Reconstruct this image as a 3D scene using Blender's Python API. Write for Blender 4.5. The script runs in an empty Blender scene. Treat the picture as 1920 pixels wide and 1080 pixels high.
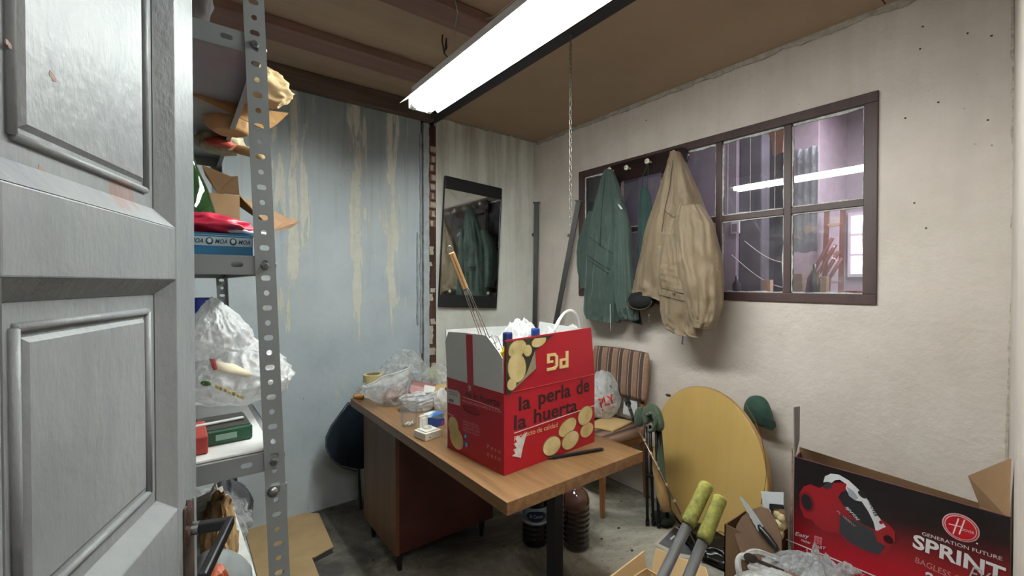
import bpy, bmesh, math, random
from mathutils import Vector, Matrix, noise
C = bpy.context.scene.collection
PI = math.pi
random.seed(7)
V = Vector

# ------------------------------------------------------------------ camera, world, lights, exposure
YAW = math.radians(37.37); PITCH = math.radians(0.694); F0 = 825.0
EYE = V((0, 0, 1.4))
RT = V((math.cos(YAW), -math.sin(YAW), 0))
FW = V((math.sin(YAW) * math.cos(PITCH), math.cos(YAW) * math.cos(PITCH), -math.sin(PITCH)))
UP = RT.cross(FW)
cd = bpy.data.cameras.new('camera'); cam = bpy.data.objects.new('camera', cd); C.objects.link(cam)
cd.sensor_width = 36; cd.lens = 36 * F0 / 1920; cd.clip_start = 0.02
cam.location = EYE
cam.rotation_euler = (PI / 2 - PITCH, 0, -YAW)
sc = bpy.context.scene
sc.camera = cam
w = bpy.data.worlds.new('world'); sc.world = w; w.use_nodes = True
w.node_tree.nodes['Background'].inputs[0].default_value = (0.75, 0.82, 1, 1)
w.node_tree.nodes['Background'].inputs[1].default_value = 0.25
sc.view_settings.view_transform = 'Standard'; sc.view_settings.look = 'None'
sc.view_settings.gamma = 1; sc.view_settings.use_curve_mapping = False
sc.view_settings.exposure = 1.2
try:
    sc.cycles.use_denoising = True
    sc.cycles.max_bounces = 10; sc.cycles.transparent_max_bounces = 24
    sc.cycles.caustics_reflective = False; sc.cycles.caustics_refractive = False
    sc.cycles.sample_clamp_indirect = 6
except Exception: pass
def area(name, loc, rot, sx, sy, power, color):
    l = bpy.data.lights.new(name, 'AREA'); l.shape = 'RECTANGLE'; l.size = sx; l.size_y = sy
    l.energy = power; l.color = color
    o = bpy.data.objects.new(name, l); C.objects.link(o); o.location = loc; o.rotation_euler = rot
    return o
TUBE = 38.0                                               # emission of the fluorescent tubes
area('hallway_fill', (0.15, -0.75, 2.5), (0, 0, 0), 0.7, 0.7, 13, (1, 0.93, 0.86))  # unseen fill light, added behind the camera to brighten the room
area('back_room_lamp', (3.6, 0.5, 2.9), (0, 0, 0), 1.2, 1.2, 38, (1.0, 0.93, 0.97))

def ray(px, py):
    return FW + RT * ((px - 960) / F0) + UP * ((540 - py) / F0)
def at(px, py, ax, val):
    d = ray(px, py); i = 'xyz'.index(ax)
    return EYE + d * ((val - EYE[i]) / d[i])
def onp(px, py, O, n):
    d = ray(px, py)
    return EYE + d * ((V(O) - EYE).dot(n) / d.dot(n))
def dep(px, py, d):                                       # the point at depth d along the view
    return EYE + ray(px, py) * d

# ------------------------------------------------------------------ materials
def hx(s):
    s = s.lstrip('#'); r = []
    for i in (0, 2, 4):
        c = int(s[i:i + 2], 16) / 255
        r.append(c / 12.92 if c <= 0.04045 else ((c + 0.055) / 1.055) ** 2.4)
    return (*r, 1)
class NT:
    def __init__(s, name):
        s.m = bpy.data.materials.new(name); s.m.use_nodes = True; s.t = s.m.node_tree
        s.b = s.t.nodes['Principled BSDF']; s.out = s.t.nodes['Material Output']
        s.co = s.t.nodes.new('ShaderNodeTexCoord')
    def n(s, typ, **kw):
        n = s.t.nodes.new(typ)
        for k, v in kw.items(): setattr(n, k, v)
        return n
    def l(s, a, b): s.t.links.new(a, b)
    def pos(s, sc=(1, 1, 1), rot=(0, 0, 0)):
        m = s.n('ShaderNodeMapping'); m.inputs['Scale'].default_value = sc; m.inputs['Rotation'].default_value = rot
        s.l(s.co.outputs['Object'], m.inputs[0]); return m.outputs[0]
    def noise(s, scale=5, det=6, rough=0.6, vec=None, dist=0):
        n = s.n('ShaderNodeTexNoise'); n.inputs['Scale'].default_value = scale; n.inputs['Detail'].default_value = det
        n.inputs['Roughness'].default_value = rough; n.inputs['Distortion'].default_value = dist
        s.l(vec or s.co.outputs['Object'], n.inputs['Vector']); return n.outputs[0]
    def ramp(s, fac, stops, interp='LINEAR'):
        r = s.n('ShaderNodeValToRGB'); r.color_ramp.interpolation = interp; e = r.color_ramp.elements
        while len(e) < len(stops): e.new(0.5)
        for i, (p, c) in enumerate(stops):
            e[i].position = p; e[i].color = c if not isinstance(c, (int, float)) else (c, c, c, 1)
        s.l(fac, r.inputs[0]); return r.outputs[0]
    def mix(s, fac, a, b, mode='MIX'):
        m = s.n('ShaderNodeMix', data_type='RGBA', blend_type=mode)
        for inp, v in ((m.inputs[0], fac), (m.inputs[6], a), (m.inputs[7], b)):
            if isinstance(v, (int, float)): inp.default_value = v
            elif isinstance(v, tuple): inp.default_value = v
            else: s.l(v, inp)
        return m.outputs[2]
    def math(s, op, a, b=0.0):
        m = s.n('ShaderNodeMath', operation=op)
        for inp, v in ((m.inputs[0], a), (m.inputs[1], b)):
            if isinstance(v, (int, float)): inp.default_value = v
            else: s.l(v, inp)
        return m.outputs[0]
    def sep(s):
        x = s.n('ShaderNodeSeparateXYZ'); s.l(s.co.outputs['Object'], x.inputs[0]); return x.outputs
    def bump(s, h, st=0.3, dist=0.01):
        b = s.n('ShaderNodeBump'); b.inputs['Strength'].default_value = st; b.inputs['Distance'].default_value = dist
        s.l(h, b.inputs['Height']); s.l(b.outputs[0], s.b.inputs['Normal'])
    def col(s, c):
        if isinstance(c, tuple): s.b.inputs['Base Color'].default_value = c
        else: s.l(c, s.b.inputs['Base Color'])
    def rough(s, r, metal=0):
        s.b.inputs['Metallic'].default_value = metal
        if isinstance(r, (int, float)): s.b.inputs['Roughness'].default_value = r
        else: s.l(r, s.b.inputs['Roughness'])
MC = {}
def M(h, rough=0.6, metal=0.0, var=0.12, scale=12, bump=0.0, bscale=80, dist=0.002, stretch=(1, 1, 1)):
    key = (h, rough, metal, var, scale, bump, bscale, stretch)
    if key in MC: return MC[key]
    t = NT('paint_' + h.strip('#')); c = hx(h)
    if var > 0:
        n = t.noise(scale, 5, 0.6, t.pos(stretch))
        lo = tuple(x * (1 - var) for x in c[:3]) + (1,); hi = tuple(min(1, x * (1 + var)) for x in c[:3]) + (1,)
        t.col(t.ramp(n, [(0.3, lo), (0.7, hi)]))
    else: t.col(c)
    t.rough(rough, metal)
    if bump: t.bump(t.noise(bscale, 4, 0.6, t.pos(stretch)), bump, dist)
    MC[key] = t.m; return t.m

def mat_wall_white(name, axis):
    t = NT(name)
    a = t.noise(1.1, 6, 0.6); b = t.noise(5, 8, 0.7, None, 0.4)
    st = t.noise(2.2, 6, 0.65, t.pos((5, 5, 0.35)))
    base = t.ramp(a, [(0.3, hx('#cec3b9')), (0.52, hx('#dbd0c7')), (0.7, hx('#e5dcd5'))] if axis == 'side' else [(0.3, hx('#d2d3cb')), (0.52, hx('#e0e1da')), (0.7, hx('#e9eae4'))])
    c1 = t.mix(t.ramp(b, [(0.45, 0.0), (0.75, 0.35)]), base, hx('#b9b2a2'))
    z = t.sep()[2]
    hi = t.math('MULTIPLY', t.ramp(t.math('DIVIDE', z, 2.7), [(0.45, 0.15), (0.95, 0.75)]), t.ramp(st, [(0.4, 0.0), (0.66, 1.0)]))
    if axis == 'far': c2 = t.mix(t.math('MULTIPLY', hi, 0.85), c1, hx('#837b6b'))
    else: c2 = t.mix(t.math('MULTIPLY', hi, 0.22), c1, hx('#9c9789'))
    vn = t.noise(38, 3, 0.5)
    sp = t.ramp(vn, [(0.74, 0.0), (0.77, 1.0)])
    c3 = t.mix(t.math('MULTIPLY', sp, 0.55), c2, hx('#77705f'))
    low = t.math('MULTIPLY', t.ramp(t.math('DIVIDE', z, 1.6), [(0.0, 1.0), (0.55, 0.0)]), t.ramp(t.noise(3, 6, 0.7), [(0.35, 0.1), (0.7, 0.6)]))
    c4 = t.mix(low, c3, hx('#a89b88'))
    t.col(c4); t.rough(0.75)
    h = t.math('ADD', t.noise(3.5, 8, 0.65), t.math('MULTIPLY', t.noise(30, 5, 0.6), 0.25))
    t.bump(h, 0.55, 0.02); return t.m
def mat_wall_blue():
    t = NT('blue_paint_peeling')
    x, y, z = t.sep()
    blue = t.ramp(t.noise(1.6, 6, 0.6), [(0.3, hx('#a3aeb6')), (0.5, hx('#b6c1c7')), (0.72, hx('#c6cfd3'))])
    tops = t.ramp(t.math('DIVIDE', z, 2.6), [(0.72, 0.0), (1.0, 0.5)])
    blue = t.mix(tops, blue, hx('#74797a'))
    # peeled streaks: where the paint ran off along vertical runs
    runs = t.ramp(t.math('DIVIDE', x, 1.5), [(0.02, 0.05), (0.28, 0.30), (0.37, 1.0), (0.44, 0.25), (0.56, 0.1), (0.62, 1.0), (0.68, 0.15), (0.74, 0.3), (0.775, 1.0), (0.82, 0.3), (0.93, 0.0)])
    st = t.noise(3.4, 8, 0.62, t.pos((6, 6, 0.8)), 0.5)
    st2 = t.noise(1.3, 3, 0.5, t.pos((1, 1, 0.9)))
    zz = t.ramp(t.math('DIVIDE', z, 2.7), [(0.36, 0.0), (0.48, 1.0), (0.93, 1.0), (0.99, 0.5)])
    sumv = t.math('ADD', t.math('MULTIPLY', t.math('MULTIPLY', runs, zz), 0.30), t.math('ADD', st, t.math('MULTIPLY', st2, 0.25)))
    mask = t.ramp(sumv, [(0.825, 0.0), (0.85, 1.0)])
    edge = t.ramp(sumv, [(0.74, 0.0), (0.83, 0.55)])
    c = t.mix(edge, blue, hx('#c2c9c5'))
    cream = t.ramp(t.noise(25, 5, 0.6), [(0.3, hx('#cdccc0')), (0.7, hx('#dcdbd0'))])
    c = t.mix(mask, c, cream)
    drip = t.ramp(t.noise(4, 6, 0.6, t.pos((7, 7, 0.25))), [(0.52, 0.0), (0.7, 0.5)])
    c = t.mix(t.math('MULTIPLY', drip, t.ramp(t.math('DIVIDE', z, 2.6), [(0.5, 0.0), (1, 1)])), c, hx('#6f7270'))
    sp = t.ramp(t.noise(45, 3, 0.5), [(0.74, 0.0), (0.77, 0.8)])
    c = t.mix(sp, c, hx('#6c706f'))
    t.col(c); t.rough(0.55)
    h = t.math('ADD', t.math('MULTIPLY', mask, -0.35), t.math('ADD', t.noise(4, 8, 0.6), t.math('MULTIPLY', t.noise(26, 4, 0.6), 0.35)))
    t.bump(h, 0.5, 0.012); return t.m
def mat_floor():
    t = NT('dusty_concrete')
    dust_shade = t.math('ADD', t.noise(1.7, 9, 0.66, None, 0.6), t.ramp(t.math('DIVIDE', t.sep()[0], 2.4), [(0.25, 0.0), (0.75, 0.14)]))  # dust mottling, plus an x ramp that paints in the shade by the desk
    c = t.ramp(dust_shade, [(0.40, hx('#3a3733')), (0.56, hx('#6f6b61')), (0.72, hx('#b2ad9f'))])
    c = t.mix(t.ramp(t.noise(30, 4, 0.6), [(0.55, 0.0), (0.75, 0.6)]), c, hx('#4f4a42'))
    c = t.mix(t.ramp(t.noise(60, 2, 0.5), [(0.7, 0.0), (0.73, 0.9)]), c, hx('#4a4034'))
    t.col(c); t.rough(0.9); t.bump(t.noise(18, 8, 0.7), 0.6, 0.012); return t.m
def mat_wood(name, a, b, axis=1, scale=1.0, rough=0.45, contrast=1.0):
    t = NT(name); s = [26 * scale] * 3; s[axis] = 1.6 * scale
    n1 = t.noise(1.0, 6, 0.65, t.pos(tuple(s)), 0.8); s2 = [90 * scale] * 3; s2[axis] = 3 * scale
    n2 = t.noise(1.0, 3, 0.6, t.pos(tuple(s2)))
    c = t.ramp(n1, [(0.5 - 0.2 * contrast, hx(a)), (0.5 + 0.16 * contrast, hx(b))])
    c = t.mix(t.ramp(n2, [(0.5, 0.0), (0.75, 0.55)]), c, hx(a))
    t.col(c); t.rough(rough); t.bump(n2, 0.08, 0.001); return t.m
def mat_fabric(name, a, b, scale=6, sheen=0.3, rough=0.75):
    t = NT(name)
    t.col(t.ramp(t.noise(scale, 5, 0.6), [(0.3, hx(a)), (0.7, hx(b))]))
    t.rough(rough); t.b.inputs['Sheen Weight'].default_value = sheen
    w_ = t.math('ADD', t.noise(9, 4, 0.5, t.pos((1, 1, .5)), .8), t.math('MULTIPLY', t.noise(500, 2, 0.5), 0.04))
    t.bump(w_, 0.6, 0.03); return t.m
def mat_plastic(name, h, alpha=0.6, rough=0.28, dirt=None):
    t = NT(name); c = hx(h)
    tr = t.n('ShaderNodeBsdfTransparent'); tr.inputs[0].default_value = (1, 1, 1, 1)
    tl = t.n('ShaderNodeBsdfTranslucent'); tl.inputs[0].default_value = c
    base = t.ramp(t.noise(9, 5, 0.6), [(0.3, tuple(x * 0.82 for x in c[:3]) + (1,)), (0.7, c)])
    t.col(base); t.rough(rough); t.b.inputs['Specular IOR Level'].default_value = 0.7
    m1 = t.n('ShaderNodeMixShader'); m1.inputs[0].default_value = 0.42
    t.l(t.b.outputs[0], m1.inputs[1]); t.l(tl.outputs[0], m1.inputs[2])
    m2 = t.n('ShaderNodeMixShader')
    al = t.ramp(t.noise(14, 5, 0.65, None, 1.2), [(0.3, max(0, alpha - 0.22)), (0.7, min(1, alpha + 0.22))])
    t.l(al, m2.inputs[0]); t.l(tr.outputs[0], m2.inputs[1]); t.l(m1.outputs[0], m2.inputs[2])
    t.l(m2.outputs[0], t.out.inputs[0])
    r1 = t.math('ABSOLUTE', t.math('SUBTRACT', t.noise(7, 2, 0.5, t.pos((1, 1, .55)), 1.0), 0.5)); r2 = t.math('ABSOLUTE', t.math('SUBTRACT', t.noise(19, 2, 0.5, t.pos((1, 1, .6)), 1.4), 0.5))
    t.bump(t.math('ADD', r1, t.math('MULTIPLY', r2, 0.4)), 0.9, 0.05); return t.m
def mat_glass(name, tint=(1, 1, 1, 1), dirt=0.08, boost=1.6, rough=0.02):
    t = NT(name)
    tr = t.n('ShaderNodeBsdfTransparent'); tr.inputs[0].default_value = tint
    gl = t.n('ShaderNodeBsdfGlossy'); gl.inputs['Roughness'].default_value = rough
    fr = t.n('ShaderNodeFresnel'); fr.inputs[0].default_value = 1.5
    df = t.n('ShaderNodeBsdfDiffuse'); df.inputs[0].default_value = (0.75, 0.74, 0.76, 1)
    m = t.n('ShaderNodeMixShader'); t.l(t.math('MULTIPLY', fr.outputs[0], boost), m.inputs[0])
    t.l(tr.outputs[0], m.inputs[1]); t.l(gl.outputs[0], m.inputs[2])
    m2 = t.n('ShaderNodeMixShader'); t.l(m.outputs[0], m2.inputs[1]); t.l(df.outputs[0], m2.inputs[2])
    t.l(t.math('MULTIPLY', t.ramp(t.noise(4, 8, 0.7, None, 0.6), [(0.35, 0.2), (0.62, 1.0), (0.8, 2.0)]), dirt), m2.inputs[0])
    t.l(m2.outputs[0], t.out.inputs[0]); return t.m
def mat_emit(name, color, st):
    t = NT(name); t.b.inputs['Emission Color'].default_value = color; t.b.inputs['Emission Strength'].default_value = st
    t.col(color); return t.m

# ------------------------------------------------------------------ mesh builder
def frame(d):
    d = V(d).normalized(); a = V((0, 0, 1)) if abs(d.z) < 0.9 else V((1, 0, 0))
    u = d.cross(a).normalized(); return u, d.cross(u).normalized()
class MB:
    def __init__(s): s.v = []; s.f = []
    def add(s, vs, fs):
        o = len(s.v); s.v += [V(p) for p in vs]; s.f += [[i + o for i in f] for f in fs]; return s
    def box(s, x0, x1, y0, y1, z0, z1):
        return s.add([(x, y, z) for z in (z0, z1) for y in (y0, y1) for x in (x0, x1)],
                     [(0, 2, 3, 1), (4, 5, 7, 6), (0, 1, 5, 4), (2, 6, 7, 3), (0, 4, 6, 2), (1, 3, 7, 5)])
    def obox(s, c, ax, h):                                 # centre, three axes, half sizes
        c = V(c); a = [V(q).normalized() * k for q, k in zip(ax, h)]
        return s.add([c + a[0] * i + a[1] * j + a[2] * k for k in (-1, 1) for j in (-1, 1) for i in (-1, 1)],
                     [(0, 2, 3, 1), (4, 5, 7, 6), (0, 1, 5, 4), (2, 6, 7, 3), (0, 4, 6, 2), (1, 3, 7, 5)])
    def bar(s, a, b, wd, th, side=None):
        a = V(a); b = V(b); d = (b - a).normalized()
        if side is None: u, v = frame(d)
        else: v = d.cross(V(side)).normalized(); u = v.cross(d).normalized()
        return s.obox((a + b) / 2, (d, u, v), ((b - a).length / 2, wd / 2, th / 2))
    def prism(s, pts, off):
        pts = [V(p) for p in pts]; off = V(off); n = len(pts)
        return s.add(pts + [p + off for p in pts], [list(range(n))[::-1], list(range(n, 2 * n))] +
                     [(i, (i + 1) % n, n + (i + 1) % n, n + i) for i in range(n)])
    def tube(s, pts, r, n=8, cap=True, sq=None):
        pts = [V(p) for p in pts]; m = len(pts); rr = r if isinstance(r, (list, tuple)) else [r] * m
        vs = []; fs = []; u = None
        for i, p in enumerate(pts):
            d = (pts[min(i + 1, m - 1)] - pts[max(i - 1, 0)]).normalized()
            if u is None: u, v = frame(d)
            else:
                u = (u - d * u.dot(d)).normalized(); v = d.cross(u)
            for k in range(n):
                a = 2 * PI * k / n; vs.append(p + (u * math.cos(a) + v * math.sin(a)) * rr[i])
        for i in range(m - 1):
            for k in range(n):
                k2 = (k + 1) % n; fs.append((i * n + k, i * n + k2, (i + 1) * n + k2, (i + 1) * n + k))
        if cap: fs += [list(range(n))[::-1], list(range((m - 1) * n, m * n))]
        return s.add(vs, fs)
    def lathe(s, prof, c=(0, 0, 0), n=24, ax=(0, 0, 1), cap=True, rm=None):
        ax = V(ax).normalized(); u, v = frame(ax); c = V(c); vs = []; fs = []; m = len(prof)
        for r, z in prof:
            for k in range(n):
                a = 2 * PI * k / n; q = r * (rm(a, z) if rm else 1)
                vs.append(c + ax * z + (u * math.cos(a) + v * math.sin(a)) * q)
        for i in range(m - 1):
            for k in range(n):
                k2 = (k + 1) % n; fs.append((i * n + k, i * n + k2, (i + 1) * n + k2, (i + 1) * n + k))
        if cap: fs += [list(range(n))[::-1], list(range((m - 1) * n, m * n))]
        return s.add(vs, fs)
    def loft(s, rings, cap0=True, cap1=True, closed=True):
        n = len(rings[0]); vs = [p for r in rings for p in r]; fs = []
        for i in range(len(rings) - 1):
            for k in range(n if closed else n - 1):
                k2 = (k + 1) % n; fs.append((i * n + k, i * n + k2, (i + 1) * n + k2, (i + 1) * n + k))
        if cap0: fs.append(list(range(n))[::-1])
        if cap1: fs.append(list(range((len(rings) - 1) * n, len(rings) * n)))
        return s.add(vs, fs)
    def grid(s, fn, nu, nv):
        vs = [fn(i / nu, j / nv) for j in range(nv + 1) for i in range(nu + 1)]
        return s.add(vs, [(j * (nu + 1) + i, j * (nu + 1) + i + 1, (j + 1) * (nu + 1) + i + 1, (j + 1) * (nu + 1) + i)
                          for j in range(nv) for i in range(nu)])
    def ico(s, c, r, sub=2, fn=None):
        b = bmesh.new(); bmesh.ops.create_icosphere(b, subdivisions=sub, radius=1.0)
        r = r if isinstance(r, (tuple, list)) else (r, r, r); vs = []
        for q in b.verts:
            p = q.co.copy(); k = fn(p) if fn else 1.0
            vs.append(V(c) + V((p.x * r[0], p.y * r[1], p.z * r[2])) * k)
        fs = [[x.index for x in f.verts] for f in b.faces]; b.free()
        return s.add(vs, fs)
    def build(s, name, mat, parent=None, smooth=False, bevel=0.0, thick=0.0, segs=2, recalc=True, sub=0):
        me = bpy.data.meshes.new(name); vs = s.v
        off = V((0, 0, 0)); inv = None
        if parent is not None:
            top = parent
            while top.parent: top = top.parent
            inv = (Matrix.Translation(top.location) @ top.rotation_euler.to_matrix().to_4x4()).inverted()
            vs = [inv @ q for q in vs]
        me.from_pydata([tuple(q) for q in vs], [], s.f); me.validate()
        if recalc:
            b = bmesh.new(); b.from_mesh(me); bmesh.ops.recalc_face_normals(b, faces=b.faces); b.to_mesh(me); b.free()
        if smooth:
            for p in me.polygons: p.use_smooth = True
        me.materials.append(mat)
        o = bpy.data.objects.new(name, me); C.objects.link(o)
        if parent is not None: o.parent = parent
        if thick:
            md = o.modifiers.new('solid', 'SOLIDIFY'); md.thickness = thick; md.offset = 0
        if sub:
            md = o.modifiers.new('sub', 'SUBSURF'); md.levels = sub; md.render_levels = sub
        if bevel:
            md = o.modifiers.new('bevel', 'BEVEL'); md.width = bevel; md.segments = segs; md.limit_method = 'ANGLE'
            md.angle_limit = 0.7; md.harden_normals = False
        return o
def thing(name, label, cat, loc=(0, 0, 0), rotz=0, group=None):
    o = bpy.data.objects.new(name, None); C.objects.link(o); o.empty_display_size = 0.05
    o.location = loc; o.rotation_euler = (0, 0, rotz); o['label'] = label; o['category'] = cat
    if group: o['group'] = group
    return o
def tag(o, label, cat, group=None, kind=None):
    o['label'] = label; o['category'] = cat
    if group: o['group'] = group
    if kind: o['kind'] = kind
    me = o.data                                            # put the origin at the base of the thing
    if o.parent is None and o.location.length == 0 and me.users == 1:
        xs = [v.co for v in me.vertices]
        c = V(((min(v.x for v in xs) + max(v.x for v in xs)) / 2, (min(v.y for v in xs) + max(v.y for v in xs)) / 2, min(v.z for v in xs)))
        me.transform(Matrix.Translation(-c)); o.location = c
        for ch in o.children:
            ch.data.transform(Matrix.Translation(-c))
    return o
def struct(name, mb, m, parent=None, **kw):
    o = mb.build(name, m, parent, **kw)
    if parent is None: o['kind'] = 'structure'
    return o

class Face:
    """A flat printed face in the world: origin, right and up unit vectors, outward normal."""
    def __init__(s, O, u, v, n): s.O = V(O); s.u = V(u).normalized(); s.v = V(v).normalized(); s.n = V(n).normalized()
    def P(s, a, b, e=0.0): return s.O + s.u * a + s.v * b + s.n * e
    def uv(s, px, py):
        p = onp(px, py, s.O, s.n) - s.O; return p.dot(s.u), p.dot(s.v)
    def poly(s, pts, name, m, parent, e=0.0006, uvs=False):
        q = [p if uvs else s.uv(*p) for p in pts]
        return MB().prism([s.P(a, b, 0.0002) for a, b in q], s.n * e).build(name, m, parent)
    def blob(s, cx, cy, rx, ry, name, m, parent, ang=0, e=0.0006, n=28):   # ellipse, sizes in metres
        q = []
        for k in range(n):
            t = 2 * PI * k / n; a = rx * math.cos(t); b = ry * math.sin(t)
            q.append((cx + a * math.cos(ang) - b * math.sin(ang), cy + a * math.sin(ang) + b * math.cos(ang)))
        return s.poly(q, name, m, parent, e, True)
    def text(s, txt, a, b, width, height, name, m, parent, ang=0, e=0.0008, bold=0.0, shear=0.0, space=1.0):
        """(a, b) = lower left of the text, width x height = its box"""
        cu = bpy.data.curves.new('t', 'FONT'); cu.body = txt; cu.offset = bold; cu.shear = shear; cu.space_character = space
        cu.extrude = 0.0; cu.resolution_u = 3
        ob = bpy.data.objects.new('t', cu); C.objects.link(ob)
        dg = bpy.context.evaluated_depsgraph_get(); me = bpy.data.meshes.new_from_object(ob.evaluated_get(dg))
        bpy.data.objects.remove(ob); vs = [q.co.copy() for q in me.vertices]; fs = [list(p.vertices) for p in me.polygons]
        bpy.data.meshes.remove(me)
        x0 = min(q.x for q in vs); x1 = max(q.x for q in vs); y0 = min(q.y for q in vs); y1 = max(q.y for q in vs)
        ca, sa = math.cos(ang), math.sin(ang); P = []
        for q in vs:
            x = (q.x - x0) / (x1 - x0) * width; y = (q.y - y0) / (y1 - y0) * height
            P.append(s.P(a + x * ca - y * sa, b + x * sa + y * ca, e))
        mb = MB(); mb.v = P; mb.f = fs
        return mb.build(name, m, parent, recalc=False)
    def text_px(s, txt, p0, p1, ptop, name, m, parent, **kw):
        """baseline from pixel p0 to pixel p1, a pixel at the top of the tall letters"""
        a0, b0 = s.uv(*p0); a1, b1 = s.uv(*p1); a2, b2 = s.uv(*ptop)
        ang = math.atan2(b1 - b0, a1 - a0); w_ = math.hypot(a1 - a0, b1 - b0)
        h_ = abs(-(a2 - a0) * math.sin(ang) + (b2 - b0) * math.cos(ang))
        return s.text(txt, a0, b0, w_, h_, name, m, parent, ang=ang, **kw)

def crumple(p, seed, amp=0.12, f=2.2):
    q = V(p) * f + V((seed * 3.1, seed * 1.7, seed * 2.3))
    a = 1 - abs(noise.noise(q)) * 2; b = 1 - abs(noise.noise(q * 2.3 + V((5, 1, 2)))) * 2; c = 1 - abs(noise.noise(q * 5.1)) * 2
    return amp * (a * 0.75 + b * 0.36 + c * 0.10)
def bag_mb(c, size, seed, top=0.45, amp=0.22, sub=5, f=2.0, lean=(0, 0)):
    """a crumpled sack resting on z = c.z: full below, gathered above"""
    sx, sy, sz = size; c = V(c); mb = MB()
    b = bmesh.new(); bmesh.ops.create_icosphere(b, subdivisions=sub, radius=1.0); vs = []
    for q in b.verts:
        p = q.co; k = 1 + crumple(p, seed, amp, f)
        t = (p.z + 1) / 2; g = 1.0 if t < 0.45 else 1 - (1 - top) * ((t - 0.45) / 0.55) ** 1.3
        x = p.x * k * g; y = p.y * k * g; z = p.z * (1 + crumple(p, seed + 9, amp * 0.8, f))
        z = (max(z, -0.86) + 0.86) / 1.86
        vs.append(c + V((x * sx / 2 + lean[0] * z, y * sy / 2 + lean[1] * z, z * sz)))
    fs = [[x.index for x in f_.verts] for f_ in b.faces]; b.free(); mb.add(vs, fs); return mb
def open_bag_mb(c, r0, r1, h, seed, n=72, m=26, amp=0.16, lean=(0, 0), fold=0.25, tilt=0.0):
    """a soft open bag, its mouth standing open and crumpled"""
    c = V(c); rings = []
    for j in range(m + 1):
        t = j / m; ring = []
        for k in range(n):
            a = 2 * PI * k / n; d = V((math.cos(a), math.sin(a), t * 2))
            kk = 1 + crumple(d, seed, amp * (0.5 + t), 1.8)
            bul = math.sin(min(1, t * 1.6) * PI * 0.5) * 0.25 + 0.75
            rx = (r0[0] * (1 - t) + r1[0] * t) * kk * bul; ry = (r0[1] * (1 - t) + r1[1] * t) * kk * bul
            z = t * h * (1 + fold * noise.noise(V((math.cos(a) * 1.3, math.sin(a) * 1.3, seed))))
            z += tilt * t * (math.cos(a) * RT.x + math.sin(a) * RT.y)
            ring.append(c + V((math.cos(a) * rx + lean[0] * t, math.sin(a) * ry + lean[1] * t, z)))
        rings.append(ring)
    return MB().loft(rings, True, False)

# ================================================================== THE ROOM
XR = 2.464; YF = 2.87; ZC = 2.6; ZL = 2.645; YN = 0.175
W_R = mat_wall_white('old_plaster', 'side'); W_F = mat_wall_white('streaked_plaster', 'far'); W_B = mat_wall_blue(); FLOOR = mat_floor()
BROWN = M('#ab937a', 0.75, 0, 0.06, 2, 0.15, 30)
BROWN2 = mat_wood('ceiling_hardboard_dark', '#a08a74', '#b39b81', 0, 0.35, 0.7, 1.4)
BATTEN = mat_wood('batten_wood', '#7a5c50', '#8d6d60', 0, 0.6, 0.65)
PLATE = mat_wood('wall_plate_wood', '#4c4138', '#6c5b4d', 0, 0.6, 0.75)
DARKST = M('#2f2e34', 0.55, 0.2, 0.3, 9, 0.4, 40)
WINB = mat_wood('brown_painted_frame', '#3f2c2b', '#4d3835', 2, 0.6, 0.5)
PUTTY = M('#c3c4bf', 0.8, 0, 0.35, 40, 0.6, 60)
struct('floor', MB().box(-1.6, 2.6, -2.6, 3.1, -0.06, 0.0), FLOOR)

def jag_strip(a0, a1, lo, hi, fn, amp0, amp1, step=0.02, seed=0):
    """ragged flat strip; fn(a, b) gives the 3-D point, a along, b across"""
    n = max(2, int((a1 - a0) / step)); mb = MB(); vs = []
    for i in range(n + 1):
        a = a0 + (a1 - a0) * i / n
        l = lo + amp0 * (noise.noise(V((a * 9, seed, 0))) + 0.6 * noise.noise(V((a * 34, seed, 4))))
        h = hi + amp1 * (noise.noise(V((a * 9, seed + 7, 0))) + 0.6 * noise.noise(V((a * 34, seed + 7, 4))))
        vs += [fn(a, l, 0), fn(a, h, 0), fn(a, h, 1), fn(a, l, 1)]
    fs = []
    for i in range(n):
        for k in range(4):
            k2 = (k + 1) % 4; fs.append((i * 4 + k, i * 4 + k2, i * 4 + 4 + k2, i * 4 + 4 + k))
    fs += [(0, 1, 2, 3), tuple(n * 4 + k for k in (3, 2, 1, 0))]
    return mb.add(vs, fs)

# far wall: blue panel wall, cracked joint with exposed post, white plaster wall
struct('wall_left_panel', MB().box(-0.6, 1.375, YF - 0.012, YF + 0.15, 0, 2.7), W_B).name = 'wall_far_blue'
struct('wall_far', MB().box(1.50, XR + 0.15, YF, YF + 0.15, 0, 2.7), W_F)
jt = struct('trim_1', MB().box(1.37, 1.505, YF + 0.03, YF + 0.15, 0, 2.7), M('#241a15', 0.9, 0, 0.4, 20, 0.5))
fz = lambda y0, y1: (lambda a, b, s: (b, y0 if s == 0 else y1, a))
jag_strip(0, 2.53, 1.394, 1.437, fz(YF - 0.018, YF + 0.05), 0.006, 0.006, seed=3).build('plaster_strip', M('#a9b0b3', 0.8, 0, 0.2, 14, 0.6, 30), jt)
jag_strip(0, 2.53, 1.436, 1.503, fz(YF + 0.002, YF + 0.06), 0.002, 0.003, seed=5).build('timber_post', mat_wood('rotten_timber', '#2e1f18', '#57392b', 2, 0.8, 0.9), jt)
jag_strip(0.0, 2.53, 1.376, 1.394, fz(YF + 0.004, YF + 0.05), 0.002, 0.004, seed=9).build('groove_board', mat_wood('groove_timber', '#4a3328', '#6b5040', 2, 0.8, 0.9), jt)
BRK = M('#7a5648', 0.9, 0, 0.3, 30, 0.6, 60); CHIP = M('#b0a596', 0.95, 0, 0.2, 30, 0.7, 60)
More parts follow.
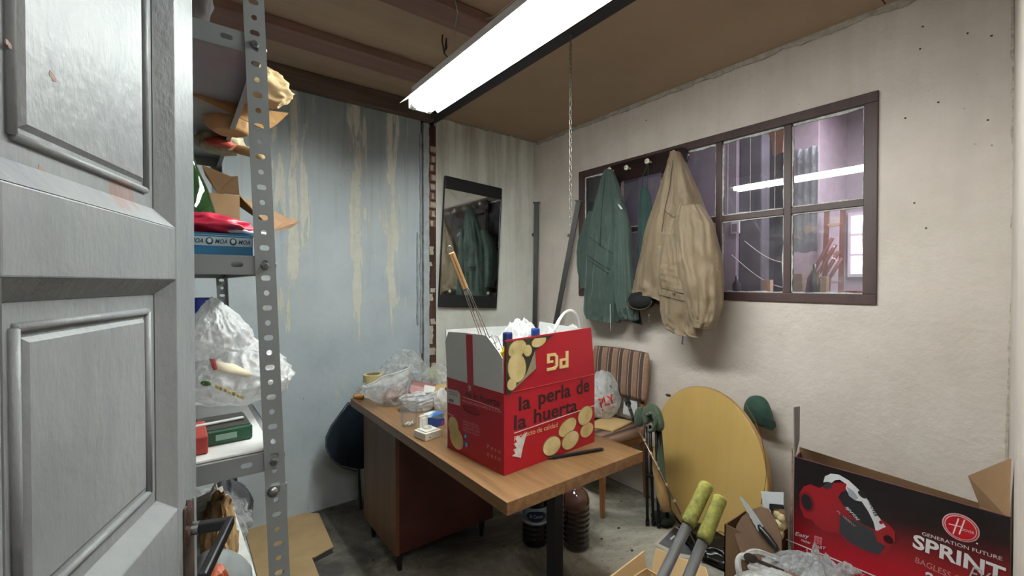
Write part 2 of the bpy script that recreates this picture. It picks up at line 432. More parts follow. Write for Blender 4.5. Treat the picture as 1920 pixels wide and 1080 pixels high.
for k in range(9):                                       # bricks bared between plaster and post
    z = 1.80 + k * 0.066 + random.uniform(-.004, .004)
    MB().box(1.446, 1.497 + random.uniform(-.004, .002), YF - 0.008, YF + 0.01, z, z + 0.055).build('brick', BRK, jt, bevel=0.004)
    jag_strip(z + .008, z + .045, 1.452 + .01 * (k % 2), 1.474 + .012 * (k % 3), fz(YF - 0.011, YF - 0.007), 0.010, 0.012, 0.006, seed=40 + k).build('mortar_patch', CHIP, jt)
for k, (z, h_, x0, x1) in enumerate(((0.46, .10, .0, .03), (0.66, .16, .02, .055), (0.88, .05, .0, .05), (0.96, .13, .0, .028), (1.10, .04, .012, .05), (1.27, .05, .0, .03), (1.33, .03, .01, .045), (1.52, .03, .0, .02), (1.60, .06, .005, .035))):
    jag_strip(z, z + h_, 1.441 + x0, 1.441 + x1, fz(YF - 0.006, YF + 0.004), 0.012, 0.020, 0.006, seed=60 + k).build('plaster_patch', CHIP, jt)
# ragged broken edge of the blue paint beside the joint
for (x0, x1, z0, z1, sd) in ((1.365, 1.380, 0.9, 2.45, 2), (1.340, 1.352, 1.1, 1.75, 4)):
    jag_strip(z0, z1, x0, x1, fz(YF - 0.020, YF - 0.011), 0.007, 0.004, seed=sd).build('plaster_strip', M('#8d9699', 0.8, 0, 0.25, 14, 0.6, 30), jt)

# window wall with its opening (local y runs along the wall)
WY0, WY1, WZ0, WZ1 = 0.566, 2.372, 1.302, 2.245
wb = MB().box(XR, XR + 0.13, YN - 0.06, WY0, 0, 2.75).box(XR, XR + 0.13, WY1, YF + 0.1, 0, 2.75)
wb.box(XR, XR + 0.13, WY0, WY1, 0, WZ0).box(XR, XR + 0.13, WY0, WY1, WZ1, 2.75)
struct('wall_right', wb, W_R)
# near wall, running back from the right corner to the doorway at slight skew
A = V((XR + 0.02, YN, 0)); B = V((0.62, 0.015, 0)); d = (B - A).normalized(); nrm = V((-d.y, d.x, 0));
if nrm.y > 0: nrm = -nrm
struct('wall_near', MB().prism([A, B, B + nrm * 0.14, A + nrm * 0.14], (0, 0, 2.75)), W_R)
struct('wall_near_left', MB().box(-0.75, -0.262, -0.02, 0.12, 0, 2.75).box(-0.262, 0.62, -0.12, 0.02, 2.14, 2.75), W_R)
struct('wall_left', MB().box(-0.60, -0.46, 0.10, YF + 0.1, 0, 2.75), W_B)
# crumbling edge in the right corner
ce = jag_strip(0.55, 2.6, YN - 0.004, YN + 0.004, lambda a, b, s: (XR - (0.003 if s else -0.004), b + 0.006 * math.sin(a * 3), a), 0.003, 0.009, seed=12)
struct('trim_2', ce, M('#bfb5a5', 0.95, 0, 0.35, 50, 0.8, 60))
# hallway behind the camera
hw = MB().box(0.95, 1.05, -2.6, -0.05, 0, 2.75).box(-1.05, -0.95, -2.6, 0.1, 0, 2.75).box(-1.0, 1.0, -2.6, -2.5, 0, 2.75)
struct('wall_hallway', hw, M('#b9b4aa', 0.8))

# ceiling: hardboard over battens on the left of the beam, larger sheets on the right
ce = struct('ceiling', MB().box(-1.1, 2.7, -2.6, 3.1, 2.66, 2.72), M('#5f5348', 0.9))
for (x0, x1, y0, y1, z, m) in ((-0.7, 1.45, 0.0, 1.70, ZL, BROWN2), (-0.7, 1.45, 1.84, 2.32, ZL, BROWN2), (-0.7, 1.45, 2.46, 2.80, ZL, BROWN2), (-0.7, 1.45, 1.69, 1.85, ZL + 0.006, BROWN2), (-0.7, 1.45, 2.31, 2.47, ZL + 0.006, BROWN2),
                         (1.49, XR, 0.545, YF, ZC, BROWN), (1.49, XR, -0.1, 0.54, ZC, BROWN)):
    MB().box(x0, x1, y0, y1, z, 2.665).build('ceiling_board', m, ce, bevel=0.002)
for y0, y1 in ((1.70, 1.845), (2.31, 2.47)):
    tb = MB().box(-0.6, 1.44, y0, y1, ZL - 0.045, ZL - 0.001).build('batten', BATTEN, ce, bevel=0.004)
    MB().box(-0.6, 1.44, y1 - 0.004, y1 + 0.01, ZL - 0.04, ZL - 0.001).build('batten_edge', BROWN, ce)
wp = struct('trim_3', MB().box(-0.46, 1.45, 2.80, YF - 0.013, 2.535, 2.645), PLATE, bevel=0.004)
bm_ = MB().box(1.43, 1.50, 0.02, YF, 2.55, 2.565).box(1.43, 1.50, 0.02, YF, 2.625, 2.64).box(1.455, 1.475, 0.02, YF, 2.56, 2.63)
bt = struct('trim_4', bm_, DARKST, bevel=0.002)
jag_strip(0.2, YF, 1.40, 1.515, lambda a, b, s: (b, a, 2.590 + 0.012 * s), 0.006, 0.015, seed=21).build('tar_board', M('#3a3634', 0.9, 0, 0.4, 30, 0.6, 50), bt)
for (y, s) in ((1.52, .018), (1.15, .02), (2.1, .012), (0.95, .016), (2.45, .012)):
    MB().ico((1.512, y, 2.585), (s * 0.6, s, s * 0.5), 2, lambda p: 1 + crumple(p, y, 0.3, 1.6)).build('plaster_lump', CHIP, bt)
# ragged plaster where the ceiling sheets meet the walls
pe = jag_strip(0.15, YF, 2.575, 2.604, lambda a, b, s: (XR - 0.004 - 0.012 * s, a, b), 0.014, 0.001, seed=31)
struct('trim_5', pe, M('#b5aea2', 0.9, 0, 0.3, 30, 0.7, 50))
pe = jag_strip(1.5, XR, 2.588, 2.604, lambda a, b, s: (a, YF - 0.003 - 0.008 * s, b), 0.010, 0.001, seed=33)
struct('trim_6', pe, M('#9d968b', 0.9, 0, 0.3, 30, 0.7, 50))

# nails and knocks in the plaster
NAILS = ('highest one, near the ceiling right of the window', 'second one down above the top right window corner', 'upper of the pair near the right corner, the left one', 'upper of the pair near the right corner, the right one',
         'level with the top of the window on its right', 'just right of the upper window pane', 'right of the window, closest to the right corner', 'right of the lower window panes, lowest of all',
         'right of the window at its middle rail', 'over the window above the brown coat', 'over the coat rack, close to the ceiling')
for k, (px, py) in enumerate(((1731, 50), (1726, 92), (1815, 63), (1860, 67), (1760, 192), (1698, 222), (1853, 225), (1737, 428), (1715, 381), (1240, 330), (1212, 226))):
    p = at(px, py, 'x', XR)
    o = MB().lathe([(0.001, 0.0), (0.0035, 0.002), (0.003, 0.006), (0.0005, 0.008)], p + V((0.002, 0, 0)), 8, (-1, 0.3, 0.2 * (k % 3))).build('nail', M('#5c4a3c', 0.7, 0.3))
    tag(o, 'small rusty nail stub ' + NAILS[k], 'nail', 'nails in the white window wall')

# ------------------------------------------------------------------ window
wn = struct('window_1', MB().box(XR - 0.012, XR + 0.05, WY0, WY1, WZ0, WZ0 + 0.046), WINB, bevel=0.003)
def wpart(name, y0, y1, z0, z1, x0=XR - 0.012, x1=XR + 0.05, m=WINB, **kw):
    return MB().box(x0, x1, y0, y1, z0, z1).build(name, m, wn, bevel=0.0025, **kw)
wpart('head_rail', WY0, WY1, WZ1 - 0.046, WZ1)
wpart('jamb', WY0, WY0 + 0.05, WZ0 + 0.046, WZ1 - 0.046); wpart('jamb', WY1 - 0.045, WY1, WZ0 + 0.046, WZ1 - 0.046)
cols = [WY0 + 0.05, 0.930, 1.286, 1.645, 2.005, WY1 - 0.045]
for y in cols[1:-1]:
    wpart('mullion', y - 0.017, y + 0.017, WZ0 + 0.046, WZ1 - 0.046, XR + 0.002, XR + 0.045)
ZM = 1.762
for i in range(5):
    g = 0.017 if 0 < i else 0; g1 = 0.017 if i < 4 else 0
    y0, y1 = cols[i] + g, cols[i + 1] - g1
    wpart('glazing_bar', y0, y1, ZM - 0.015, ZM + 0.017, XR + 0.004, XR + 0.043)
GLASS = mat_glass('window_glass', (0.93, 0.92, 0.96, 1), 0.05, 2.0)
GLASS2 = mat_glass('window_glass_dusty', (0.88, 0.88, 0.9, 1), 0.13, 2.0)
for i in range(5):
    g = 0.017 if 0 < i else 0; g1 = 0.017 if i < 4 else 0
    y0, y1 = cols[i] + g, cols[i + 1] - g1
    for j, (z0, z1) in enumerate(((WZ0 + 0.046, ZM - 0.015), (ZM + 0.017, WZ1 - 0.046))):
        MB().box(XR + 0.020, XR + 0.023, y0, y1, z0, z1).build('pane', GLASS2 if (i == 0) else GLASS, wn)
        for q, (a0, a1, fn) in enumerate(((y0, y1, lambda a, b, s: (XR + 0.019 - 0.008 * s, a, z0 + b)), (y0, y1, lambda a, b, s: (XR + 0.019 - 0.008 * s, a, z1 - b)),
                              (z0, z1, lambda a, b, s: (XR + 0.019 - 0.008 * s, y0 + b, a)), (z0, z1, lambda a, b, s: (XR + 0.019 - 0.008 * s, y1 - b, a)))):
            top = (q == 1 and j == 1)
            jag_strip(a0, a1, -0.001, 0.012 if top else 0.006, fn, 0.0, 0.008 if top else 0.006, 0.012, seed=i * 11 + j * 5 + q).build('putty', PUTTY, wn)
for px in (1365, 1407, 1453):                              # thin tape lines on one pane
    y = at(px, 320, 'x', XR + 0.019).y
    MB().box(XR + 0.0185, XR + 0.0198, y - 0.0012, y + 0.0012, ZM + 0.02, WZ1 - 0.05).build('tape_line', M('#c9c7c2', 0.6), wn)

# the room behind the window
LAV = M('#a69ca4', 0.85, 0, 0.08, 2, 0.2, 8); LAVD = M('#6a6577', 0.85)
struct('wall_back_room', MB().box(5.0, 5.1, -1.5, 4.9, 0, 3.0), LAV)
struct('wall_back_room_side', MB().box(2.6, 5.1, 4.4, 4.5, 0, 3.0).box(2.6, 5.1, -0.9, -0.8, 0, 3.0), LAV)
struct('ceiling_back_room', MB().box(2.5, 5.1, -1.5, 4.9, 3.0, 3.1), M('#a79aa8', 0.9))
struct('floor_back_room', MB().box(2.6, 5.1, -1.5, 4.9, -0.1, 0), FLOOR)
pier = struct('trim_7', MB().box(3.75, 3.9, 1.60, 1.78, 0, 3.0), M('#55555c', 0.8, 0, 0.3, 5), bevel=0.01)
struct('trim_8', MB().box(4.3, 5.0, 1.38, 1.62, 0, 3.0), M('#b3a5b0', 0.85), bevel=0.01)
bw = struct('window_2', MB().box(4.955, 5.0, 1.05, 1.36, 1.45, 2.05), M('#c9c2c9', 0.6), bevel=0.005)
for j in range(3):
    MB().box(4.945, 4.952, 1.08, 1.33, 1.48 + j * 0.185, 1.64 + j * 0.185).build('pane', mat_emit('daylit_pane', (1, 0.97, 1, 1), 1.1) if j == 0 else bpy.data.materials['daylit_pane'], bw)
bt_ = thing('workbench', 'wooden bench behind the window glass with bottles and boxes on it', 'bench', (3.35, 1.6, 0))
MB().box(3.1, 3.6, 0.6, 2.9, 1.26, 1.30).build('bench_top', M('#7a6553', 0.7), bt_, bevel=0.003)
for x in (3.15, 3.55):
    for y in (0.65, 2.85): MB().box(x - 0.02, x + 0.02, y - 0.02, y + 0.02, 0, 1.26).build('leg', M('#4b4038', 0.8), bt_)
def bott(x, y, z, r, h, m, label, nm='bottle', group=None):
    o = MB().lathe([(r * .9, 0), (r, .01), (r, h * .6), (r * .35, h * .78), (r * .33, h)], (x, y, z), 14).build(nm, m, smooth=True)
    tag(o, label, 'bottle', group); return o
p = at(1381, 540, 'x', 3.25); bott(3.25, p.y, 1.30, 0.028, 0.15, M('#2b2a30', 0.3), 'small dark bottle behind the lower middle pane')
p = at(1527, 540, 'x', 3.3); bott(3.3, p.y, 1.30, 0.03, 0.22, M('#22222a', 0.3), 'tall black bottle behind the lower right pane')
for px, c, w_, h_, lb in ((1437, '#b39a7c', .05, .12, 'tan carton standing behind the lower middle pane'), (1496, '#8d7a63', .05, .16, 'brown carton behind the lower right pane, left of the black bottle'),
                    (1541, '#a38a6a', .05, .14, 'tan carton behind the lower right pane beside the black bottle'), (1590, '#7a4438', .10, .05, 'flat reddish box behind the lower right pane')):
    p = at(px, 540, 'x', 3.3)
    o = MB().box(3.3, 3.3 + w_, p.y - w_ / 2, p.y + w_ / 2, 1.30, 1.30 + h_).build('carton', M(c, 0.8), bevel=0.002); tag(o, lb, 'box')
ld = thing('ladder', 'reddish wooden ladder leaning in the room behind the glass', 'ladder', (4.15, 1.25, 0))
REDW = M('#6e4036', 0.7)
for s in (-1, 1): MB().bar((3.95, 1.20 + s * 0.055, 0), (4.28, 1.26 + s * 0.055, 2.02), 0.03, 0.03).build('rail', REDW, ld)
for k in range(8):
    t = 0.12 + k * 0.115; MB().bar((3.95 + .33 * t, 1.145 + .06 * t, 2.02 * t), (3.95 + .33 * t, 1.255 + .06 * t, 2.02 * t), 0.028, 0.022).build('rung', M('#b59a85', 0.7), ld)
for k in range(4):
    y0 = 1.28 + k * 0.05
    o = MB().tube([(3.82, y0 - .07, 0.0), (3.84, y0 - .06, 0.8), (3.83 + .02 * k, y0 - .12, 1.43), (3.86, y0 - .19 - .03 * k, 1.58 + .05 * k)], 0.013, 6).build('bent_stick', REDW, smooth=True)
    tag(o, ('first bent reddish stick right next to the ladder behind the glass', 'second bent reddish stick out from the ladder behind the glass', 'third bent reddish stick out from the ladder behind the glass', 'bent reddish stick farthest left of the ladder behind the glass')[k], 'stick', 'bent sticks beside the ladder')
ps = MB().grid(lambda u, v: (3.62 + 0.008 * math.sin(u * 21) * (0.4 + v), 1.17 + 0.15 * u, 1.62 + 0.75 * v + 0.006 * math.sin(u * 9)), 24, 10)
tag(ps.build('plastic_sheet', mat_plastic('grey_sheet', '#8f979c', 0.75), smooth=True, thick=0.003), 'grey plastic sheet hanging behind the right window panes', 'sheet')
p = at(1455, 268, 'x', 3.2)
o = MB().prism([(3.2, p.y + .05, p.z + .08), (3.2, p.y - .05, p.z + .09), (3.2, p.y - .04, p.z - .07), (3.2, p.y + .02, p.z - .08), (3.2, p.y + .03, p.z + .02)], (0.02, 0, 0)).build('bracket', M('#7b553f', 0.7))
tag(o, 'brown wooden bracket behind the upper middle window pane', 'bracket')
p = at(1380, 427, 'x', 3.7)
o = MB().box(3.68, 3.7, p.y - .035, p.y + .035, p.z - .05, p.z + .05).build('switch_plate', M('#c5c2c9', 0.5), bevel=0.004); MB().box(3.672, 3.68, p.y - .02, p.y + .02, p.z - .03, p.z + .03).build('rocker', M('#6d6a70', 0.5), o)
tag(o, 'pale switch plate behind the lower middle pane', 'switch')
struct('trim_9', MB().box(3.70, 3.76, 1.78, 2.75, 0, 3.0), M('#8b858f', 0.85, 0, 0.1, 3))
pts = [at(1396 + 88 * t, 452 + 40 * math.sin(t * 1.8), 'x', 3.4) for t in [k / 12 for k in range(13)]]
tag(MB().tube(pts, 0.003, 6).build('cable', M('#c7c4c9', 0.5), smooth=True), 'upper thin white cable drooping behind the lower middle pane', 'cable')
pts = [at(1372 + 100 * t, 478 + 62 * math.sin(t * 1.45), 'x', 3.4) for t in [k / 12 for k in range(13)]]
tag(MB().tube(pts, 0.003, 6).build('cable', M('#c7c4c9', 0.5), smooth=True), 'lower thin white cable drooping behind the lower middle pane', 'cable')

# ------------------------------------------------------------------ fluorescent lamp
WHITE = M('#e9ecec', 0.4, 0, 0.02)
lp = thing('fluorescent_lamp', 'long white fluorescent ceiling lamp with two lit tubes', 'lamp', (0.945, 1.25, 2.36))
LX, LY0, LY1, LZ = 0.945, 0.46, 1.97, 2.235
MB().box(LX - 0.045, LX + 0.045, LY0, LY1, LZ + 0.05, LZ + 0.10).build('housing', WHITE, lp, bevel=0.004)
MB().prism([(LX - 0.10, LY0, LZ + 0.012), (LX - 0.045, LY0, LZ + 0.052), (LX + 0.045, LY0, LZ + 0.052), (LX + 0.10, LY0, LZ + 0.012), (LX + 0.10, LY0, LZ + 0.016), (LX + 0.045, LY0, LZ + 0.056), (LX - 0.045, LY0, LZ + 0.056), (LX - 0.10, LY0, LZ + 0.016)],
           (0, LY1 + 0.01 - LY0, 0)).build('reflector', WHITE, lp)
TUBEM = mat_emit('tube_glow', (0.95, 1.0, 0.97, 1), TUBE)
for s in (-1, 1):
    tu = MB().lathe([(0.018, 0), (0.018, LY1 - LY0 - 0.07)], (LX + s * 0.037, LY0 + 0.035, LZ + 0.008), 16, (0, 1, 0)).build('tube', TUBEM, lp, smooth=False)
    for y in (LY0 + 0.005, LY1 - 0.035):
        MB().lathe([(0.0175, 0), (0.0185, 0.004), (0.0185, 0.028)], (LX + s * 0.037, y, LZ + 0.008), 16, (0, 1, 0)).build('end_cap', M('#d5d6d2', 0.4), tu)
for y in (LY0 + 0.0, LY1 - 0.0):
    MB().box(LX - 0.058, LX + 0.058, y - 0.006, y + 0.006, LZ - 0.005, LZ + 0.055).build('tube_holder', WHITE, lp, bevel=0.003)
for y in (0.8, 1.62):
    MB().tube([(LX, y, LZ + 0.1), (LX - 0.02, y - 0.01, LZ + 0.2), (LX + 0.005, y, LZ + 0.3), (LX - 0.03, y, ZL + 0.015)], 0.0022, 6).build('hanging_wire', M('#a7a7a2', 0.5), lp, smooth=True)
# cable and clip under the ceiling
p0 = at(893, 38, 'z', ZL - 0.01)
o = MB().tube([p0 + V((.05, -.25, .0)), p0 + V((.03, -.1, -.02)), p0 + V((.005, -.03, -.015)), p0], 0.002, 6).build('ceiling_cable', M('#b4b2ab', 0.5), smooth=True)
tag(o, 'thin pale cable drooping from the ceiling left of the lamp', 'cable')
p = at(833, 78, 'z', ZL - 0.03)
o = MB().tube([p + V((-.01, 0, .03)), p + V((-.012, .0, .0)), p + V((.004, .01, -.05)), p + V((.02, .01, -.02)), p + V((.012, 0, .02)), p + V((0, 0, -.06)), p + V((.03, .0, -.08))], 0.004, 6).build('wire_hook', M('#3f3a35', 0.6, 0.3), smooth=True)
tag(o, 'twisted dark wire hook hanging from the ceiling board left of the lamp', 'hook')

# ------------------------------------------------------------------ chain
top = at(1070, 20, 'x', 1.463); CX, CY = 1.463, top.y
ch = thing('hanging_chain', 'thin steel link chain hanging from the ceiling beam before the corner', 'chain', (CX, CY, 1.66))
STEEL = M('#77756f', 0.45, 0.6, 0.1)
lk = MB(); pts = []
for k in range(12):
    a = 2 * PI * k / 12; pts.append(V((0.0052 * math.cos(a), 0, 0.0075 * math.sin(a) + (0.0055 if math.sin(a) > 0 else -0.0055))))
n = len(pts); rings = []
for i, q in enumerate(pts):
    dd = (pts[(i + 1) % n] - pts[i - 1]).normalized(); u = V((0, 1, 0)); v = dd.cross(u)
    rings.append([q + (u * math.cos(b) + v * math.sin(b)) * 0.0016 for b in [2 * PI * j / 5 for j in range(5)]])
lk.loft(rings + [rings[0]], False, False)
l0 = lk.build('link', STEEL, None, smooth=True); l0.parent = ch; l0.location = (0, 0, 2.555 - 1.66)
nl = int((2.555 - 1.66) / 0.0215)
for k in range(1, nl + 1):
    c = l0.copy(); C.objects.link(c); c.parent = ch; c.location = (0, 0, 2.555 - 1.66 - k * 0.0215); c.rotation_euler = (0, 0, (PI / 2 if k % 2 else 0) + 0.3)

# ------------------------------------------------------------------ mirror on the far wall
mr = thing('wall_mirror', 'tall mirror with black strips top and bottom, hung on the white far wall', 'mirror', (1.79, YF, 1.2))
q = [at(832, 331, 'y', YF - 0.03), at(942, 351, 'y', YF - 0.03), at(930, 577, 'y', YF - 0.03), at(822, 577, 'y', YF - 0.03)]
c = (q[0] + q[1] + q[2] + q[3]) / 4; un = ((q[1] + q[2]) - (q[0] + q[3])).normalized(); vn = ((q[0] + q[1]) - (q[2] + q[3])).normalized()
un = (un - vn * un.dot(vn)).normalized(); wd = ((q[1] - q[0]).length + (q[2] - q[3]).length) / 2; hg = ((q[0] - q[3]).length + (q[1] - q[2]).length) / 2
yn = V((0, -1, 0)); BLK = M('#17181a', 0.45, 0, 0.1)
t = NT('old_mirror'); st = t.ramp(t.noise(7, 8, 0.7, None, 1.0), [(0.5, 0.0), (0.8, 0.5)])
t.col(t.mix(st, (0.72, 0.76, 0.74, 1), (0.25, 0.25, 0.22, 1))); t.rough(t.ramp(t.noise(5, 8, 0.7), [(0.4, 0.02), (0.8, 0.16)]), 1.0); MIR = t.m
MB().obox(c + V((0, 0.014, 0)), (un, yn, vn), (wd / 2 - 0.012, 0.010, hg / 2 - 0.01)).build('backing_board', M('#3d3a36', 0.8), mr, bevel=0.002)
MB().obox(c, (un, yn, vn), (wd / 2 - 0.006, 0.003, hg / 2 - 0.05)).build('glass', MIR, mr)
for s in (-1, 1):
    MB().obox(c + vn * s * (hg / 2 - 0.047), (un, yn, vn), (wd / 2, 0.010, 0.047)).build('end_strip', BLK, mr, bevel=0.012, segs=3)
    MB().obox(c + un * s * (wd / 2 - 0.0045), (un, yn, vn), (0.0035, 0.006, hg / 2 - 0.09)).build('side_edge', M('#2b2c2e', 0.4, 0.5), mr)
for (a, b) in ((-0.17, -0.36), (0.17, -0.36)):
    MB().lathe([(0.010, 0), (0.012, 0.003), (0.004, 0.007)], c + un * a + vn * b + yn * 0.003, 12, yn).build('screw_cap', M('#b9ab84', 0.4, 0.5), mr)

# ------------------------------------------------------------------ two steel bars in the corner
BARM = M('#3c3a38', 0.5, 0.3, 0.2)
def trestle(a, b, label):
    t = thing('steel_bar', label, 'steel bar', tuple(b)); a = V(a); b = V(b); d = (a - b).normalized()
    sd = V((0.62, -0.78, 0)); sd = (sd - d * sd.dot(d)).normalized(); nn = d.cross(sd)
    MB().obox((a + b) / 2 + nn * 0.0, (d, sd, nn), ((a - b).length / 2, 0.020, 0.003)).obox((a + b) / 2 + sd * 0.017 - nn * 0.012, (d, sd, nn), ((a - b).length / 2, 0.003, 0.014)).build('angle_bar', BARM, t)
    MB().obox(a, (d, sd, nn), (0.004, 0.028, 0.018)).build('end_plate', BARM, t)
    m = a + (b - a) * 0.13; MB().obox(m - sd * 0.026, (d, sd, nn), (0.012, 0.009, 0.008)).build('bracket', BARM, t)
trestle(at(1006, 380, 'x', 2.41), V((2.36, 2.80, 0.0)), 'upright dark steel bar leaning in the corner beside the mirror')
trestle(at(1085, 377, 'x', 2.43), V((2.27, 2.72, 0.0)), 'slanted dark steel bar beside the green coat')

# ================================================================== COAT RACK AND COATS
rk = thing('coat_rack', 'dark rounded wooden coat rack with white knobs fixed across the window', 'coat rack', (XR - 0.03, 1.76, 2.10))
DKW = mat_wood('rack_wood', '#1d1413', '#33211f', 1, 0.6, 0.3)
RX = XR - 0.030
a = at(1290, 290, 'x', RX); b = at(1134, 331, 'x', RX); zc = (a.z + b.z) / 2; RY0, RY1, RH = a.y, b.y, 0.062
pts = []
for k in range(13):
    t = -PI / 2 + PI * k / 12; pts.append((RX, RY0 + RH - RH * math.cos(t), zc - RH * math.sin(t)))
for k in range(13):
    t = PI / 2 - PI * k / 12; pts.append((RX, RY1 - RH + RH * math.cos(t), zc + RH * math.sin(-t)))
MB().prism(pts, (0.018, 0, 0)).build('board', DKW, rk, bevel=0.004)
KNOB = M('#e6dfcf', 0.25, 0, 0.02)
kn = []
for px, py in ((1141, 318), (1173, 314), (1212, 302), (1261, 287)):
    p = at(px, py, 'x', RX - 0.05); kn.append(p)
    kb = MB().lathe([(0.007, 0), (0.007, 0.022), (0.010, 0.034), (0.0165, 0.038), (0.0175, 0.044), (0.013, 0.050), (0.002, 0.052)], (RX - 0.001, p.y, p.z), 20, (-1, 0, 0)).build('knob', KNOB, rk, smooth=False)
    MB().lathe([(0.004, 0.0), (0.003, 0.003)], (RX - 0.053, p.y, p.z), 10, (-1, 0, 0)).build('screw', M('#6b5a45', 0.4, 0.6), kb)

def spl(vals, t):                                          # smooth interpolation of a row table
    n = len(vals) - 1; x = t * n; i = min(int(x), n - 1); f = x - i
    p0 = vals[max(i - 1, 0)]; p1 = vals[i]; p2 = vals[i + 1]; p3 = vals[min(i + 2, n)]
    return [0.5 * (2 * b + (c - a) * f + (2 * a - 5 * b + 4 * c - d) * f * f + (3 * b - a - 3 * c + d) * f ** 3) for a, b, c, d in zip(p0, p1, p2, p3)]
def cloth_tube(rows, xf, seed, fold=0.014, m=70, n=80, gather=(), hem=0.0, cap1=False, kf=3.0, xback=None):
    """rows: (pyL, pxL, pyR, pxR, depth); the outline seen on the plane x = xf, swelling back towards the wall"""
    tab = []
    for r in rows:
        L = at(r[1], r[0], 'x', xf); Rr = at(r[3], r[2], 'x', xf); tab.append((L.y, L.z, Rr.y, Rr.z, r[4]))
    rings = []
    for j in range(m + 1):
        t = j / m; yl, zl, yr, zr, dp_ = spl(tab, t); ring = []
        cy = (yl + yr) / 2; cz = (zl + zr) / 2; hw = (yl - yr) / 2
        for k in range(n):
            a = 2 * PI * k / n; ca, sa = math.cos(a), math.sin(a)
            sx = math.copysign(abs(sa) ** 0.8, sa); sy = math.copysign(abs(ca) ** 0.9, ca)
            am = fold * min(1, hw / 0.06) * (0.35 + 0.65 * min(1, t * 2.5))
            nz = noise.noise(V((sy * kf, sx * 1.5 + seed, t * 1.1 + seed))) + 0.6 * noise.noise(V((sy * kf * 2.3 + t * 1.5, sx * 2 + seed * 2, t * 3.0)))
            dg = 1 - 2 * abs(noise.noise(V((sy * 2.6 + t * 3 + seed, sx + seed, t * 7 - sy * 2))))
            disp = am * (nz * 1.1 + 0.45 * dg)
            for g0, g1, q in gather:
                if g0 < t < g1: disp += 0.0035 * math.sin((t - g0) / (g1 - g0) * q * 2 * PI) * math.sin((t - g0) / (g1 - g0) * PI) ** .3
            x = xf + dp_ * (1 - sx) / 2 - disp * max(0.0, sx) * 1.3
            y = cy + (hw + disp * 0.35) * sy
            z = cz + (zl - zr) / 2 * sy + (hem * sx * max(0, t - 0.75) / 0.25 if hem else 0)
            if xback: x = min(x, xback)
            ring.append(V((x, y, z)))
        rings.append(ring)
    return MB().loft(rings, True, cap1)
BRC = mat_fabric('tan_brown_cotton', '#6d5c46', '#806e56', 5, 0.1, 0.6); BRC2 = M('#463a2b', 0.8, 0, 0.1)
GRC = mat_fabric('dark_green_cotton', '#2f413a', '#3d4e46', 5, 0.2); GRC2 = M('#22302b', 0.8, 0, 0.1); LIN = M('#101014', 0.9, 0, 0.2)
TEAL = mat_fabric('teal_cotton', '#16302e', '#24443f', 8, 0.2)
XB = XR - 0.02
# green coat
gc = thing('green_coat', 'dark green winter coat hanging on the leftmost knob of the rack', 'coat', (2.3, 2.0, 1.13))
cloth_tube([(317, 1131, 317, 1145, .035), (345, 1121, 345, 1153, .06), (383, 1109, 383, 1161, .09), (430, 1097, 428, 1168, .12), (480, 1090, 478, 1170, .14),
            (535, 1087, 535, 1160, .15), (578, 1084, 585, 1152, .14), (596, 1090, 606, 1147, .13)], 2.29, 3.0, 0.024, gather=((.52, .60, 3),), xback=XB).build('body', GRC, gc, smooth=True)
cloth_tube([(396, 1101, 396, 1112, .05), (425, 1087, 425, 1110, .09), (462, 1076, 460, 1104, .11), (505, 1078, 505, 1100, .11), (542, 1086, 540, 1100, .08)], 2.33, 6.0, 0.010, n=48, m=40, cap1=True, xback=XB).build('sleeve', GRC, gc, smooth=True)
cloth_tube([(372, 1152, 372, 1160, .04), (425, 1150, 420, 1172, .08), (480, 1148, 478, 1175, .10), (545, 1148, 545, 1179, .10), (578, 1152, 578, 1184, .09), (597, 1159, 600, 1187, .08)], 2.27, 8.0, 0.012, n=48, m=50, xback=XB).build('sleeve', GRC, gc, smooth=True)
cloth_tube([(578, 1153, 578, 1184, .085), (600, 1160, 603, 1186, .075)], 2.267, 8.5, 0.008, n=40, m=10, cap1=True).build('cuff', GRC2, gc, smooth=True)
cloth_tube([(500, 1160, 500, 1176, .03), (560, 1162, 560, 1190, .04), (600, 1176, 609, 1201, .03)], 2.36, 10.0, 0.008, n=40, m=30, cap1=True, xback=XB).build('lining', GRC2, gc, smooth=True)
def seam(mbpts, m, parent, name='seam', r=0.0028): MB().tube(mbpts, r, 6).build(name, m, parent, smooth=True)
def ray_hit_front(o, px, py, lift=0.002):                  # the point of a mesh that is seen at a pixel
    top = o
    while top.parent: top = top.parent
    mw = Matrix.Translation(top.location) @ top.rotation_euler.to_matrix().to_4x4() if top is not o else Matrix.Identity(4)
    inv = mw.inverted(); d = ray(px, py).normalized()
    ok, loc, n, _ = o.ray_cast(inv @ EYE, inv.to_3x3() @ d)
    return (mw @ loc) - d * lift if ok else None
def seam_px(o, pts, m, parent, name='seam', r=0.0028, steps=8, lift=0.001):
    out = []
    for (x0, y0), (x1, y1) in zip(pts[:-1], pts[1:]):
        for k in range(steps):
            h = ray_hit_front(o, x0 + (x1 - x0) * k / steps, y0 + (y1 - y0) * k / steps, lift)
            if h is not None: out.append(h)
    if len(out) > 3: MB().tube(out, r, 6).build(name, m, parent, smooth=True)
bpy.context.view_layer.update()
gb = gc.children[0]
for pts in ([(1105, 445), (1128, 462), (1152, 478)], [(1097, 476), (1120, 492), (1146, 508)], [(1096, 483), (1120, 499), (1144, 515)], [(1134, 330), (1128, 400), (1124, 470)]):
    seam_px(gb, pts, GRC2, gc)
tb = MB().tube([at(1160, 384, 'x', 2.27), at(1166, 392, 'x', 2.262)], 0.006, 8).build('toggle', M('#d3d5d2', 0.4), gc, smooth=True)
MB().tube([at(1144, 570, 'x', 2.28), at(1144.5, 600, 'x', 2.28), at(1145, 620, 'x', 2.285)], 0.002, 6).build('drawstring', M('#c9ccc7', 0.6), gc)
